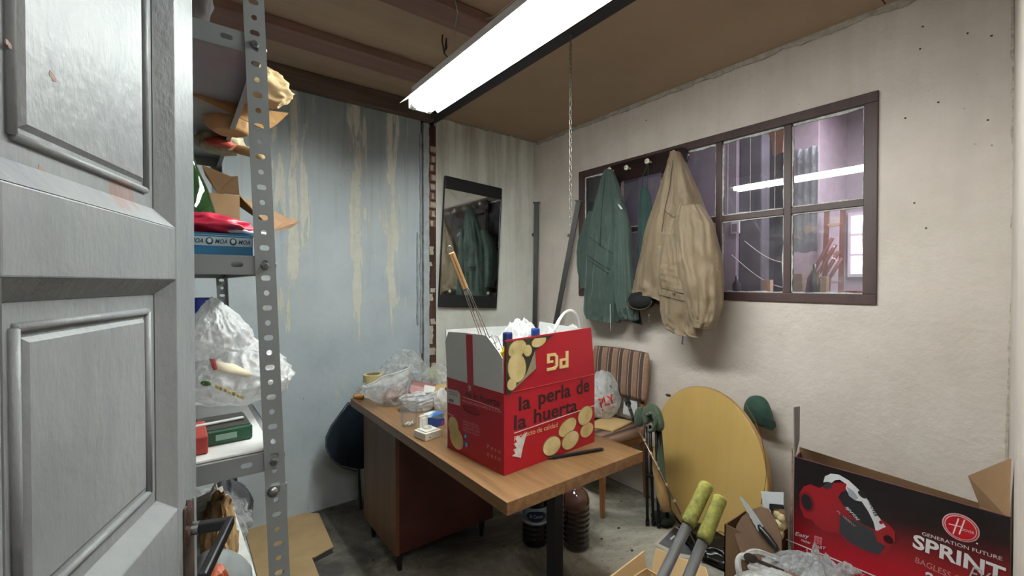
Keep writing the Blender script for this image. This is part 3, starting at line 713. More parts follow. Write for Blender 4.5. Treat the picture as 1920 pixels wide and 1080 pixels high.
# teal garment between the coats
tc = thing('teal_apron', 'dark teal garment hanging by its straps between the two coats', 'garment', (2.4, 1.78, 1.5))
cloth_tube([(352, 1200, 350, 1211, .02), (380, 1196, 375, 1217, .035), (430, 1194, 430, 1222, .04), (500, 1190, 500, 1222, .04)], 2.385, 12.0, 0.009, n=48, m=40, cap1=True, xback=XB - 0.01).build('body', TEAL, tc, smooth=True)
k2 = kn[2]
for e in ((1203, 356), (1213, 352)):
    MB().tube([V((RX - 0.03, k2.y, k2.z - 0.012)), at(e[0] + 2, 330, 'x', 2.40), at(e[0], e[1], 'x', 2.395)], 0.0022, 6).build('strap', TEAL, tc)
# brown coat
bc = thing('brown_coat', 'tan brown winter coat hanging on the rightmost knob of the rack', 'coat', (2.25, 1.5, 1.06))
body = cloth_tube([(283, 1254, 283, 1270, .045), (300, 1248, 300, 1277, .06), (333, 1236, 333, 1290, .09), (385, 1214, 388, 1308, .13), (438, 1197, 430, 1322, .15), (498, 1184, 490, 1326, .17),
            (535, 1176, 560, 1322, .18), (553, 1173, 600, 1316, .18)], 2.25, 21.0, 0.026, gather=((.60, .68, 3),), hem=0.035, xback=XB, kf=2.6).build('body', BRC, bc, smooth=True)
# dark mouth at the hem: curved lining lip
lipc = [at(1203, 568, 'x', 2.235)]
c0 = at(1203, 563, 'x', 2.290)
MB().ico(c0, (0.055, 0.092, 0.055), 3, lambda p: 1 + crumple(p, 3, 0.05)).build('lining', LIN, bc, smooth=True)
ring = []
for k in range(33):
    a_ = PI + PI * k / 32; ring.append(c0 + V((-0.030, 0.094 * math.cos(a_), 0.056 * math.sin(a_))))
MB().tube(ring, 0.004, 8).build('hem_edge', BRC2, bc, smooth=True)
front = cloth_tube([(440, 1240, 440, 1272, .05), (475, 1232, 475, 1285, .09), (510, 1229, 520, 1292, .12), (545, 1228, 560, 1298, .13), (590, 1231, 600, 1302, .12), (615, 1242, 628, 1305, .10), (626, 1262, 634, 1304, .07)],
           2.205, 27.0, 0.02, gather=((.22, .48, 5),), n=64, m=60, cap1=True, kf=1.6).build('front_panel', BRC, bc, smooth=True)
bpy.context.view_layer.update()
sleeve = cloth_tube([(385, 1272, 382, 1306, .06), (420, 1261, 415, 1325, .10), (455, 1260, 455, 1333, .12), (505, 1266, 505, 1341, .125), (560, 1279, 560, 1342, .12), (598, 1290, 598, 1337, .10), (612, 1294, 617, 1328, .085)],
           2.17, 33.0, 0.022, n=64, m=60, cap1=True, kf=2.0).build('sleeve', BRC, bc, smooth=True)
cloth_tube([(599, 1290, 602, 1336, .10), (613, 1293, 619, 1329, .088)], 2.165, 33.5, 0.004, n=48, m=8, cap1=True).build('cuff', BRC, bc, smooth=True)
bpy.context.view_layer.update()
for pts in ([(1228, 536), (1262, 546), (1284, 552)], [(1228, 551), (1262, 560), (1286, 566)]): seam_px(front, pts, BRC2, bc, r=0.003)
seam_px(body, [(1246, 395), (1262, 408), (1282, 398), (1298, 384)], BRC2, bc, r=0.002)
seam_px(body, [(1262, 300), (1256, 350), (1246, 395), (1240, 440)], BRC2, bc, r=0.002)
seam_px(sleeve, [(1262, 425), (1264, 460), (1270, 510), (1282, 565), (1293, 600)], BRC2, bc, r=0.002)
pk = [ray_hit_front(front, x, y, 0.006) for x, y in ((1229, 540), (1256, 546), (1283, 553), (1285, 566), (1258, 560), (1230, 554))]
if all(q is not None for q in pk): MB().prism(pk, (-0.004, 0, 0)).build('pocket_flap', BRC, bc, bevel=0.002)
h = ray_hit_front(front, 1263, 549, 0.012)
if h is not None: MB().lathe([(0.001, 0), (0.008, 0.002), (0.008, 0.005), (0.002, 0.007)], h, 14, (-1, 0, 0)).build('button', M('#6b5439', 0.4), bc)
for px, py in ((1217, 598), (1280, 640)):
    p = at(px, py, 'x', 2.25)
    MB().tube([p + V((0, 0, .03)), p, p + V((0, .006, -.010)), p + V((0, -.004, -.016))], 0.0035, 6).build('drawstring_hook', M('#6f6a60', 0.4, 0.6), bc, smooth=True)

# ================================================================== OPEN DOOR (left foreground)
FE = V((0.025, 0.886, 0)); DE = V((-0.3305, -0.9438, 0)).normalized(); DN = V((0.9438, -0.3305, 0)).normalized(); ZZ = V((0, 0, 1))
t = NT('grey_door_paint')
c = t.ramp(t.noise(3, 7, 0.65, t.pos((1, 1, .6))), [(0.3, hx('#6f7275')), (0.52, hx('#7f8284')), (0.72, hx('#8b8d8e'))])
c = t.mix(t.ramp(t.noise(7, 6, 0.7, t.pos((2, 2, .7)), 0.5), [(0.56, 0.0), (0.72, 0.55)]), c, hx('#74767f'))
c = t.mix(t.ramp(t.noise(11, 3, 0.5), [(0.71, 0.0), (0.73, 0.8)]), c, hx('#86706a'))
t.col(c); t.rough(0.45); t.b.inputs['Specular IOR Level'].default_value = 0.25; t.bump(t.math('ADD', t.noise(5, 8, 0.65, t.pos((1.5, 1.5, 0.5))), t.math('MULTIPLY', t.noise(60, 3, .5), .2)), 0.5, 0.012); DOORM = t.m
dr = bpy.data.objects.new('door_1', None)
def dp(s, z, e): return FE + DE * s + ZZ * z + DN * e
def dbox(s0, s1, z0, z1, e0=-0.036, e1=0.0):
    return MB().obox(dp((s0 + s1) / 2, (z0 + z1) / 2, (e0 + e1) / 2), (DE, ZZ, DN), ((s1 - s0) / 2, (z1 - z0) / 2, (e1 - e0) / 2))
def dpz(px, py):
    p = onp(px, py, FE, DN) - FE; return p.dot(DE), p.z
s1, zu = dpz(329, 428); s1b, zl0 = dpz(330, 525); s3, zl1 = dpz(331, 957)
PS0 = s1; PS1 = dpz(-2, 200)[0]
dr = dbox(0, PS0, 0.01, 2.06).build('door_1', DOORM, None, bevel=0.003); dr['kind'] = 'structure'
dbox(PS1, PS1 + 0.09, 0.01, 2.06).build('stile', DOORM, dr, bevel=0.003)
dbox(0.8 - PS0, 0.8, 0.01, 2.06).build('stile', DOORM, dr, bevel=0.003)
zz = [0.01, 0.16, 0.92, zl1, zl0, zu, 1.96, 2.06]          # rails between: 0.16-0.92 lower panel, zl1-zl0 middle, zu-1.96 upper
for a, b in ((0.01, 0.16), (0.94, zl1), (zl0, zu), (1.96, 2.06)):
    dbox(PS0, PS1, a, b).build('rail', DOORM, dr, bevel=0.002); dbox(PS1 + .09, 0.8 - PS0, a, b).build('rail', DOORM, dr, bevel=0.002)
def panel(s0, s1, z0, z1, kind):
    D = 0.020
    dbox(s0, s1, z0, z1, -0.034, -D).build('panel', DOORM, dr)
    bw = 0.020; q = [(s0, z0), (s1, z0), (s1, z1), (s0, z1)]; qi = [(s0 + bw, z0 + bw * 1.2), (s1 - bw, z0 + bw * 1.2), (s1 - bw, z1 - bw), (s0 + bw, z1 - bw)]
    mb = MB()
    for i in range(4):
        j = (i + 1) % 4
        mb.add([dp(*q[i], 0), dp(*q[j], 0), dp(*qi[j], -D + .001), dp(*qi[i], -D + .001), dp(*q[i], -D - .004), dp(*q[j], -D - .004)], [(0, 1, 2, 3), (0, 4, 5, 1), (3, 2, 5, 4)])
    mb.build('bevel_moulding', DOORM, dr, recalc=False)
    # raised field with a bead round it
    fi = 0.052
    f = [(s0 + fi, z0 + fi * 1.05), (s1 - fi, z0 + fi * 1.05), (s1 - fi, z1 - fi), (s0 + fi, z1 - fi)]
    g = 0.005; mb = MB()
    fo = f; fin = [(f[0][0] + g, f[0][1] + g), (f[1][0] - g, f[1][1] + g), (f[2][0] - g, f[2][1] - g), (f[3][0] + g, f[3][1] - g)]
    for i in range(4):
        j = (i + 1) % 4
        mb.add([dp(*fo[i], -D), dp(*fo[j], -D), dp(*fin[j], -D + 0.004), dp(*fin[i], -D + 0.004)], [(0, 1, 2, 3)])
    mb.add([dp(*a, -D + 0.004) for a in fin], [(0, 1, 2, 3)])
    mb.build('raised_field', DOORM, dr, recalc=False)
    h2 = [(fin[0][0] - .014, fin[0][1] - .014), (fin[1][0] + .014, fin[1][1] - .014), (fin[2][0] + .014, fin[2][1] + .014), (fin[3][0] - .014, fin[3][1] + .014)]
    for i in range(4):
        j = (i + 1) % 4; MB().tube([dp(*h2[i], -D + .001), dp(*h2[j], -D + .001)], 0.0045, 8).build('bead', DOORM, dr, smooth=True)
for a, b in ((0.16, 0.94), (zl1, zl0), (zu, 1.96)):
    panel(PS0, PS1, a, b, 0)
    panel(PS1 + .09, 0.8 - PS0, a, b, 0)
# lever handle
STL = M('#3b3c3e', 0.32, 0.8, 0.15); STL2 = M('#8d9092', 0.25, 0.9, 0.1)
hp = at(352, 990, 'y', 0.9); hs, hz = dpz(352, 992)
hd = dbox(hs - 0.019, hs + 0.019, hz - 0.10, hz + 0.04, 0.0, 0.003).build('handle_plate', M('#4b3f38', 0.6, 0.5, 0.4, 40), dr, bevel=0.002)
MB().tube([dp(hs, hz, 0.002), dp(hs, hz, 0.016)], 0.010, 16).build('handle_collar', STL2, dr, smooth=False)
MB().bar(dp(hs, hz, 0.014), dp(hs, hz, 0.060), 0.016, 0.014, ZZ).build('handle_neck', STL, dr, bevel=0.002)
MB().bar(dp(hs - 0.009, hz, 0.056), dp(hs + 0.135, hz - 0.006, 0.060), 0.017, 0.012, ZZ).build('handle', STL, dr, bevel=0.003)
# chipped hole at the lock edge
for k, (px, py, s) in enumerate(((350, 972, .014), (354, 955, .008), (347, 1003, .012))):
    ss, z = dpz(px, py); MB().ico(dp(ss, z, 0.000), (s * .5, s * .6, s * 1.6), 2, lambda p: 1 + crumple(p, k, 0.3)).build('splintered_wood', M('#3a2a22', 0.9), dr)
for px, py, s in ((62, 89, .006), (138, 148, .008), (128, 321, .007)):
    ss, z = dpz(px, py); MB().lathe([(s * .55, 0), (s * .5, .0006)], dp(ss, z, -0.0162 if py < 300 else -0.0202), 14, DN, rm=lambda a, z_: 1 + .35 * math.cos(2 * a + 1) + .15 * math.sin(5 * a)).build('paint_chip', M('#8e7770', 0.8), dr)

# ================================================================== SLOTTED METAL SHELVING
SM = M('#858a8c', 0.42, 0.25, 0.06, 6); SMT = M('#8f9191', 0.5, 0.1, 0.1, 5)
SHX0, SHX1, SHY0, SHY1 = -0.37, 0.179, 1.03, 2.14
sh = thing('metal_shelving', 'grey slotted angle metal shelving unit beside the open door', 'shelving unit', ((SHX0 + SHX1) / 2, (SHY0 + SHY1) / 2, 0))
def slotted(mb, O, u, v, L, W, pitch, cells, n=20):
    """strip of length L along u, width W along v, centred, holes (ru, rv) repeated"""
    O = V(O); u = V(u); v = V(v); k = 0; x = 0
    while x < L - 1e-6:
        x1 = min(x + pitch, L); ru, rv = cells[k % len(cells)]; cx = (x + x1) / 2; hu = (x1 - x) / 2; hv = W / 2
        vs = []; m = n
        for i in range(m):
            a = 2 * PI * i / m; ca, sa = math.cos(a), math.sin(a)
            s = min(hu / max(abs(ca), 1e-6), hv / max(abs(sa), 1e-6)); vs.append(O + u * (cx + ca * s) + v * (sa * s))
        for i in range(m):
            a = 2 * PI * i / m; ca, sa = math.cos(a), math.sin(a); l = max(ru, rv); r_ = min(ru, rv)
            # stadium
            if ru >= rv: q = (ru - rv) * (1 if ca > 0 else -1) + rv * ca, rv * sa
            else: q = ru * ca, (rv - ru) * (1 if sa > 0 else -1) + ru * sa
            vs.append(O + u * (cx + q[0]) + v * q[1])
        mb.add(vs, [(i, (i + 1) % m, m + (i + 1) % m, m + i) for i in range(m)])
        # corners
        cs = [O + u * (x if i in (0, 3) else x1) + v * (-hv if i < 2 else hv) for i in range(4)]
        for c_ in cs:
            near = sorted(range(m), key=lambda i: (vs[i] - c_).length)[:2]; mb.add([c_, vs[near[0]], vs[near[1]]], [(0, 1, 2)])
        x = x1; k += 1
    return mb
LEAN = lambda z: 0.034 * (1.03 - z)
def post(xc, y, sx, sy):
    u = V((-0.034, 0, 1)).normalized(); z0 = 0.0; W = 0.037
    O = V((xc + LEAN(z0) - sx * W / 2, y, z0)); mb = MB()
    slotted(mb, O, u, V((1, 0, 0)), 2.35, W, 0.031, ((0.0056, 0.0052), (0.0056, 0.0088)))
    slotted(mb, V((xc + LEAN(z0), y + sy * W / 2, z0)), u, V((0, 1, 0)), 2.35, W, 0.031, ((0.0056, 0.0052), (0.0056, 0.0088)))
    return mb.build('post', SM, sh, thick=0.0018, recalc=False)
post(SHX1, SHY0, 1, 1); post(SHX1, SHY1, 1, -1); post(SHX0, SHY0, -1, 1); post(SHX0, SHY1, -1, -1)
# splice piece over the joint in the front post
j0 = at(520, 912, 'y', SHY0).z
u_ = V((-0.034, 0, 1)).normalized()
slb = MB(); slotted(slb, V((SHX1 + LEAN(0) - 0.0185, SHY0 - 0.0022, 0)), u_, V((1, 0, 0)), j0 + .003, 0.039, 0.031, ((0.0056, 0.0052), (0.0056, 0.0088)))
slb.build('lower_post', SM, sh, thick=0.0018, recalc=False)
MB().box(SHX1 + LEAN(.93) - 0.0005, SHX1 + LEAN(.93) + 0.0018, SHY0 - 0.003, SHY0 + 0.042, 0, j0 + .003).build('lower_post_flange', SM, sh)
ZS = (1.03, 1.452, 1.925)                                  # shelf tray tops
def zat(px, py): return at(px, py, 'y', SHY0 + 0.002).z
zs_top = [zat(440, 861), zat(430, 478), zat(430, 52)]
ZS = zs_top
for zt in ZS:
    y0, y1, x0, x1 = SHY0 + 0.003, SHY1 - 0.003, SHX0 + 0.004 + LEAN(zt), SHX1 - 0.004 + LEAN(zt)
    H = 0.037
    tray = MB().box(x0, x1, y0, y1, zt - 0.0016, zt).build('shelf_tray', SMT, sh)
    lip = MB(); Lx = x1 - x0
    npitch = Lx / 0.126
    slotted(lip, V((x1, y0, zt - H / 2)), V((-1, 0, 0)), V((0, 0, 1)), Lx, H, 0.126, ((0.0105, 0.0052),))
    lip.box(x0, x1, y0, y0 + 0.012, zt - H - 0.0012, zt - H)
    lip.build('shelf_lip', SM, sh, thick=0.0012, recalc=False)
    lip = MB().box(x1 - 0.0015, x1, y0, y1, zt - H, zt).box(x1 - 0.013, x1, y0, y1, zt - H - 0.0012, zt - H); lip.build('shelf_lip', SM, sh)
    MB().box(x0, x0 + .0015, y0, y1, zt - H, zt).build('shelf_lip', SM, sh); MB().box(x0, x1, y1 - .0015, y1, zt - H, zt).build('shelf_lip', SM, sh)
    # bolts through the post
    bx = SHX1 + LEAN(zt) - 0.0185; bz = zt - H * 0.55
    bo = MB().lathe([(0.0078, 0), (0.0078, 0.004), (0.006, 0.0055)], (bx, SHY0 - 0.001, bz), 6, (0, -1, 0)).build('bolt', M('#9a9c9c', 0.3, 0.9), sh)
    MB().lathe([(0.004, 0), (0.0036, 0.009)], (bx, SHY0 - 0.002, bz), 12, (0, -1, 0)).build('bolt_end', M('#77797a', 0.3, 0.9), bo)
    MB().lathe([(0.0075, 0), (0.006, 0.004), (0.001, 0.005)], (SHX1 + LEAN(zt) + 0.001, SHY0 + 0.02, bz + .002), 14, (1, 0, 0)).build('bolt', M('#8a8c8c', 0.3, 0.9), sh, smooth=True)
MB().lathe([(0.0115, 0), (0.0095, 0.004), (0.005, 0.0065), (0.001, 0.007)], tuple(at(512, 922, 'y', SHY0 - 0.003)), 18, (0, -1, 0)).build('bolt', M('#8a8c8c', 0.3, 0.9), sh, smooth=True)
# low shelf under the unit
zt = 0.66
x1 = SHX1 - 0.004 + LEAN(zt)
lw = MB().box(SHX0 + .01, x1 - .03, SHY0 + .003, SHY1 - .003, zt - .0016, zt).build('shelf_tray', SMT, sh)
MB().box(x1 - .0315, x1 - .03, SHY0 + .003, SHY1 - .003, zt - .037, zt).build('shelf_lip', SM, sh)
Z3, Z2, Z1 = ZS                                            # low, middle, top shelves (heights of their trays)

# --- on the middle shelf
YB = SHY0 + 0.03
z = Z2 + 0.001
tb0 = at(367, 440, 'y', YB); tb1 = at(474, 440, 'y', YB)
bb = MB().box(-0.22, tb1.x, YB, YB + 0.24, z, z + 0.044).build('blue_carton', M('#1f6f9a', 0.45, 0, 0.06), bevel=0.001)
fb = Face((-0.22, YB, z), (1, 0, 0), ZZ, (0, -1, 0))
fb.poly([(0, .018), (tb1.x + .22, .018), (tb1.x + .22, .036), (0, .036)], 'printed_band', M('#a9c3cf', 0.5), bb, uvs=True)
fb.poly([(0, .0385), (tb1.x + .22, .0385), (tb1.x + .22, .0395), (0, .0395)], 'printed_line', M('#a9c3cf', 0.5), bb, uvs=True)
for k in range(6):
    a0 = tb1.x + .22 - 0.026 - k * 0.040
    fb.text('MOA', a0, .0225, .021, .009, 'lettering', M('#173f57', 0.5), bb, shear=0.3, bold=0.02, e=0.0012)
    if k: fb.blob(a0 + .031, .027, .0062, .0072, 'emblem', M('#173f57', 0.5), bb, e=0.0012); fb.blob(a0 + .031, .028, .0036, .0045, 'emblem_centre', M('#c9d9df', 0.5), bb, e=0.0018)
tag(bb, 'flat blue carton with a pale lettered band on the front of the middle shelf', 'box')
p = at(376, 430, 'y', 1.14)
o = bag_mb((p.x + .01, 1.15, z + 0.045), (0.16, 0.16, 0.045), 41, 0.5, 0.3, 4).build('pink_bag', M('#d5304f', 0.4, 0, 0.2, 20, 0.5, 40), smooth=True)
tag(o, 'crumpled bright pink bag lying on the blue carton', 'bag')
o = bag_mb((p.x + .055, 1.12, z + 0.045), (0.11, 0.07, 0.018), 44, 0.5, 0.35, 4).build('white_wrapper', M('#dcdcda', 0.5, 0, 0.1, 20, 0.5, 40), smooth=True)
tag(o, 'crumpled white wrapper lying on the blue carton beside the pink bag', 'wrapper')
GREENG = NT('green_bottle_glass'); GREENG.col(hx('#1d3a1a')); GREENG.rough(0.06); GREENG.b.inputs['Transmission Weight'].default_value = 0.25; GREENG.b.inputs['Coat Weight'].default_value = 0.6
p = at(368, 400, 'y', 1.46); q = at(407, 420, 'y', 1.46)
R_ = 0.075; bx = q.x - R_
bo = thing('green_bottle', 'big dark green glass bottle standing behind the blue carton', 'bottle', (bx, 1.46, z))
zt_ = at(372, 290, 'y', 1.46).z
hh = zt_ - z
MB().lathe([(R_ * .92, 0), (R_, .012), (R_, hh * .40), (R_ * .93, hh * .52), (R_ * .74, hh * .68), (R_ * .52, hh * .82), (R_ * .36, hh * .94), (R_ * .26, hh * 1.08), (R_ * .22, hh * 1.2)], (bx, 1.46, z), 32).build('glass_body', GREENG.m, bo, smooth=True)
MB().lathe([(R_ * .27, hh * 1.2), (R_ * .27, hh * 1.26)], (bx, 1.46, z), 20).build('neck_ring', GREENG.m, bo)
KRAFT = M('#a07f5c', 0.85, 0, 0.12, 10, 0.2, 60); KRAFTD = M('#76593e', 0.9, 0, 0.15, 10)
p0 = at(408, 440, 'y', 1.62); p1 = at(450, 440, 'y', 1.62); zt_ = at(430, 365, 'y', 1.62).z
kb = thing('kraft_carton', 'tall brown cardboard carton with open flaps behind the green bottle', 'box', (p0.x, 1.7, z))
kx0, kx1 = -0.20, p1.x
for (a, b, c_, d_) in ((kx0, kx1, 1.62, 1.624), (kx0, kx1, 1.80, 1.804), (kx0, kx0 + .004, 1.624, 1.80), (kx1 - .004, kx1, 1.624, 1.80)):
    MB().box(a, b, c_, d_, z, zt_).build('side', KRAFT, kb)
MB().box(kx0, kx1, 1.62, 1.80, z, z + .004).build('bottom', KRAFT, kb)
q = [at(408, 362, 'y', 1.62), at(449, 366, 'y', 1.62), at(446, 330, 'y', 1.58), at(434, 331, 'y', 1.585), at(378, 309, 'y', 1.57), at(385, 330, 'y', 1.60)]
MB().prism([V((a.x, a.y, a.z)) for a in q], (0, 0.004, 0.001)).build('flap', KRAFT, kb)
MB().prism([(kx1, 1.625, zt_), (kx1, 1.80, zt_), at(561, 417, 'y', 1.86), at(545, 428, 'y', 1.80), at(512, 434, 'y', 1.66)], (0.001, 0.001, 0.004)).build('flap', KRAFTD, kb)
# --- hanging over the side of the top shelf: wrapping paper, tube, bits
KP = M('#b39a70', 0.75, 0, 0.1, 8, 0.5, 30)
z = Z1 + .001
def paperbag(c, size, seed, label, m, cat='paper', **k):
    o = bag_mb(c, size, seed, **k).build('crumpled_paper', m, smooth=True); tag(o, label, cat); return o
p = at(520, 200, 'y', 1.42); 
o = bag_mb((p.x - .06, 1.42, p.z - .0), (0.17, 0.13, 0.098), 51, 0.85, 0.22, 5, 1.7).build('brown_paper_bag', KP, smooth=True); tag(o, 'crumpled tan paper bag jutting out from the top shelf', 'paper bag')
c_ = [at(500, 206, 'y', 1.46), at(541, 212, 'y', 1.46), at(520, 232, 'y', 1.46), at(500, 245, 'y', 1.46)]
o = MB().prism([V((0.0, 1.44, z + .004)), V((0.0, 1.60, z + .004))] [:1] + c_, (0, 0.004, 0)).build('paper_flap', M('#b78d59', 0.8, 0, 0.1, 8)); tag(o, 'stiff tan paper sheet sticking out below the paper bag', 'paper')
q0 = at(452, 233, 'y', 1.6)
o = bag_mb((q0.x - 0.03, 1.62, at(450, 250, 'y', 1.6).z), (0.12, 0.12, 0.10), 55, 0.7, 0.2, 4, 1.5).build('tan_paper', M('#b99265', 0.8, 0, 0.15, 8, 0.4, 30), smooth=True); tag(o, 'tan crumpled paper hanging over the edge of the top shelf', 'paper')
a_, b_ = at(442, 279, 'y', 1.78), at(490, 290, 'y', 1.66)
o = MB().tube([a_ + (a_ - b_) * .3, b_], 0.016, 16).build('cardboard_tube', KP, smooth=True); tag(o, 'thin cardboard tube poking out past the top shelf', 'tube')
a_ = at(434, 262, 'y', 1.80)
o = bag_mb((a_.x - .03, 1.80, a_.z - .05), (0.12, 0.10, 0.085), 58, 0.6, 0.3, 4, 2).build('printed_wrapper', M('#9a8f72', 0.6, 0, 0.5, 40), smooth=True); tag(o, 'crumpled printed wrapper at the far end of the top shelf', 'wrapper')
a_ = at(446, 238, 'y', 1.70)
o = bag_mb((a_.x - .01, 1.70, a_.z - .01), (0.05, 0.03, 0.03), 59, 0.6, 0.3, 3, 2).build('yellow_scrap', M('#e0c73a', 0.6), smooth=True); tag(o, 'small yellow scrap poking out over the top shelf edge', 'scrap')
a_ = at(432, 258, 'y', 1.74)
o = bag_mb((a_.x - .03, 1.74, a_.z - .035), (0.07, 0.05, 0.03), 60, 0.6, 0.3, 3, 2).build('red_scrap', M('#a3402f', 0.6), smooth=True); tag(o, 'small red scrap beside the printed wrapper on the top shelf', 'scrap')
q0 = at(394, 35, 'y', 1.10)
o = bag_mb((q0.x - .06, 1.12, z), (0.12, 0.12, 0.20), 61, 0.8, 0.15, 4).build('dark_bundle', M('#2a201e', 0.9, 0, 0.3, 20, 0.5, 40), smooth=True); tag(o, 'dark brown bundle on the front of the top shelf', 'bundle')
# --- on the low shelf (white foam liner, bag, green box)
z = Z3 + .001
o = MB().box(SHX0 + .03, SHX1 - .02 + LEAN(Z3), SHY0 + .012, SHY1 - .02, z, z + .006).build('shelf_liner', M('#d9dad8', 0.75, 0, 0.08, 8, 0.6, 30), bevel=0.002); tag(o, 'white foam liner covering the lower shelf', 'liner')
z += .007
p = at(374, 840, 'y', 1.09)
o = MB().box(p.x - .09, p.x + .014, 1.075, 1.20, z, z + .036).build('red_carton', M('#96342b', 0.5, 0, 0.12), bevel=0.003); tag(o, 'small red carton at the front of the lower shelf by the door', 'box')
gx = thing('green_case', 'dark green flat case lying under the white carrier bag', 'case', (0.0, 1.30, z))
g0, g1 = at(372, 842, 'z', z), at(474, 822, 'z', z)
dv = (g1 - g0); dv.z = 0; dl = dv.length; dv.normalize(); pv = V((-dv.y, dv.x, 0))
cc = g0 + dv * dl / 2 + pv * 0.06; cc.z = z + .016
MB().obox(cc, (dv, pv, ZZ), (dl / 2, 0.06, 0.016)).build('base', M('#1d4d36', 0.4, 0, 0.1), gx, bevel=0.004)
MB().obox(cc + ZZ * .017, (dv, pv, ZZ), (dl / 2 - .004, 0.056, 0.0012)).build('lid', M('#2b2725', 0.3), gx, bevel=0.001)
MB().obox(cc - pv * .0605 + dv * 0.0, (dv, pv, ZZ), (dl / 2 - .03, 0.0012, 0.006)).build('label', M('#7f9a8c', 0.4), gx)
o = MB().obox(cc + ZZ * .0215 - pv * .015 - dv * .01, ((dv + pv * .12), pv, ZZ), (dl / 2, 0.006, 0.0015)).build('clear_ruler', M('#c7cdc9', 0.3), bevel=0.0005); tag(o, 'clear plastic ruler lying on the dark green case', 'ruler')
WBAG = mat_plastic('white_bag_film', '#f4f5f5', 0.84, 0.25)
WBAG2 = mat_plastic('thin_bag_film', '#f0f2f2', 0.55, 0.22); CLR = mat_plastic('clear_bag_film', '#f3f5f4', 0.34, 0.16)
yb = 1.36
pL, pR, pB, pT = at(352, 700, 'y', yb), at(541, 730, 'y', yb), at(430, 800, 'y', yb), at(410, 572, 'y', yb)
wb_ = thing('white_carrier_bag', 'stuffed white plastic carrier bag with green print on the lower shelf', 'bag', ((pL.x + pR.x) / 2, yb, cc.z + .02))
zb = z + .036
W_ = pR.x - pL.x
lowb = bag_mb(((pL.x + pR.x) / 2, yb + .02, zb), (W_ * .98, 0.26, (pT.z - zb) * .62), 71, 0.55, 0.20, 6, 1.9).build('bag_body', WBAG, wb_, smooth=True)
bag_mb(((pL.x + pR.x) / 2 - W_ * .16, yb + .04, zb + (pT.z - zb) * .40), (W_ * .60, 0.18, (pT.z - zb) * .62), 75, 0.42, 0.22, 6, 2.1, (-.02, 0)).build('bag_top', WBAG, wb_, smooth=True)
bpy.context.view_layer.update()
def stick_on(o, pts, name, m, parent, lift=0.004):
    q = [ray_hit_front(o, x, y, lift) for x, y in pts]
    if all(a is not None for a in q):
        c_ = sum(q, V()) / len(q); mb = MB(); n = len(q); mb.add([c_] + q, [(0, 1 + i, 1 + (i + 1) % n) for i in range(n)]); mb.build(name, m, parent, smooth=True, thick=0.0008)
def ell(cx, cy, a, b, ang=0, n=16): return [(cx + a * math.cos(t) * math.cos(ang) - b * math.sin(t) * math.sin(ang), cy + a * math.cos(t) * math.sin(ang) + b * math.sin(t) * math.cos(ang)) for t in [2 * PI * k / n for k in range(n)]]
GRN = M('#55803a', 0.5); YEL = M('#d8c67a', 0.5)
stick_on(lowb, ell(418, 766, 17, 10, -.15), 'green_print', GRN, wb_); stick_on(lowb, ell(420, 767, 6, 3.5), 'white_print', M('#e9ebe9', 0.5), wb_, 0.008)
stick_on(lowb, ell(386, 719, 10, 5, .1), 'green_print', GRN, wb_)
for k in range(7):
    stick_on(lowb, [(404 + k * 8, 721 + k * 3.4), (410 + k * 8, 722 + k * 3.4), (409 + k * 8, 729 + k * 3.4), (403 + k * 8, 727 + k * 3.4)], 'yellow_print', YEL, wb_)
stick_on(lowb, [(392, 672), (404, 674), (411, 692), (400, 694)], 'red_print', M('#b4484a', 0.5), wb_, .012)
stick_on(lowb, [(404, 677), (440, 683), (475, 700), (462, 708), (430, 700), (408, 694)], 'paper_slip', M('#d9cfb4', 0.7), wb_, .012)
p = at(378, 570, 'y', 1.62)
bl = thing('blue_lidded_jar', 'jar with a bright blue lid behind the white carrier bag', 'jar', (p.x - .01, 1.66, z))
zt_ = at(380, 558, 'y', 1.66).z
rr = at(395, 570, 'y', 1.66).x - (p.x - .01)
MB().lathe([(rr * .9, 0), (rr * .92, zt_ - z - .04)], (p.x - .01, 1.66, z), 24).build('jar_body', M('#c9ccd0', 0.4), bl, smooth=True)
MB().lathe([(rr, zt_ - z - .045), (rr, zt_ - z - .003), (rr * .95, zt_ - z)], (p.x - .01, 1.66, z), 28).build('lid', M('#1f35a0', 0.35), bl)
# --- clutter on the bottom shelf, seen past the handle
z = 0.661
def pin(px, py, y): return at(px, py, 'y', y)
p = pin(385, 960, 1.45)
o = bag_mb((p.x - .01, 1.50, z), (0.22, 0.30, pin(400, 925, 1.5).z - z), 81, 0.6, 0.2, 5, 2).build('clear_tool_bag', CLR, smooth=True); tag(o, 'clear plastic bag with tools on the bottom shelf', 'bag')
p = pin(397, 940, 1.35)
o = MB().obox((p.x, 1.35, p.z - .03), ((1, .2, .2), (0, 1, 0), (-.2, 0, 1)), (.035, .05, .035)).build('printed_packet', M('#c9bfae', 0.5, 0, 0.3, 60)); tag(o, 'printed pale packet on the bottom shelf behind the door handle', 'packet')
fp = Face((p.x - .03, 1.299, p.z - .055), V((1, 0, .2)), V((-.2, 0, 1)), (0, -1, 0))
for k in range(4): fp.poly([(.008, .012 + k * .012), (.055, .012 + k * .012), (.055, .018 + k * .012), (.008, .018 + k * .012)], 'printed_line', M('#a0483c', 0.5), o, uvs=True)
p = pin(422, 1010, 1.25)
o = MB().ico((p.x - .01, 1.27, (z + p.z) / 2 + .04), (.030, .05, .10), 4, lambda q: 1 + crumple(q, 83, .35, 2.5)).build('burlap_scrap', M('#92764f', 0.95, 0, 0.3, 30, 0.7, 50)); tag(o, 'torn tan scrap of bark-like sacking on the bottom shelf', 'sacking')
p = pin(445, 960, 1.6)
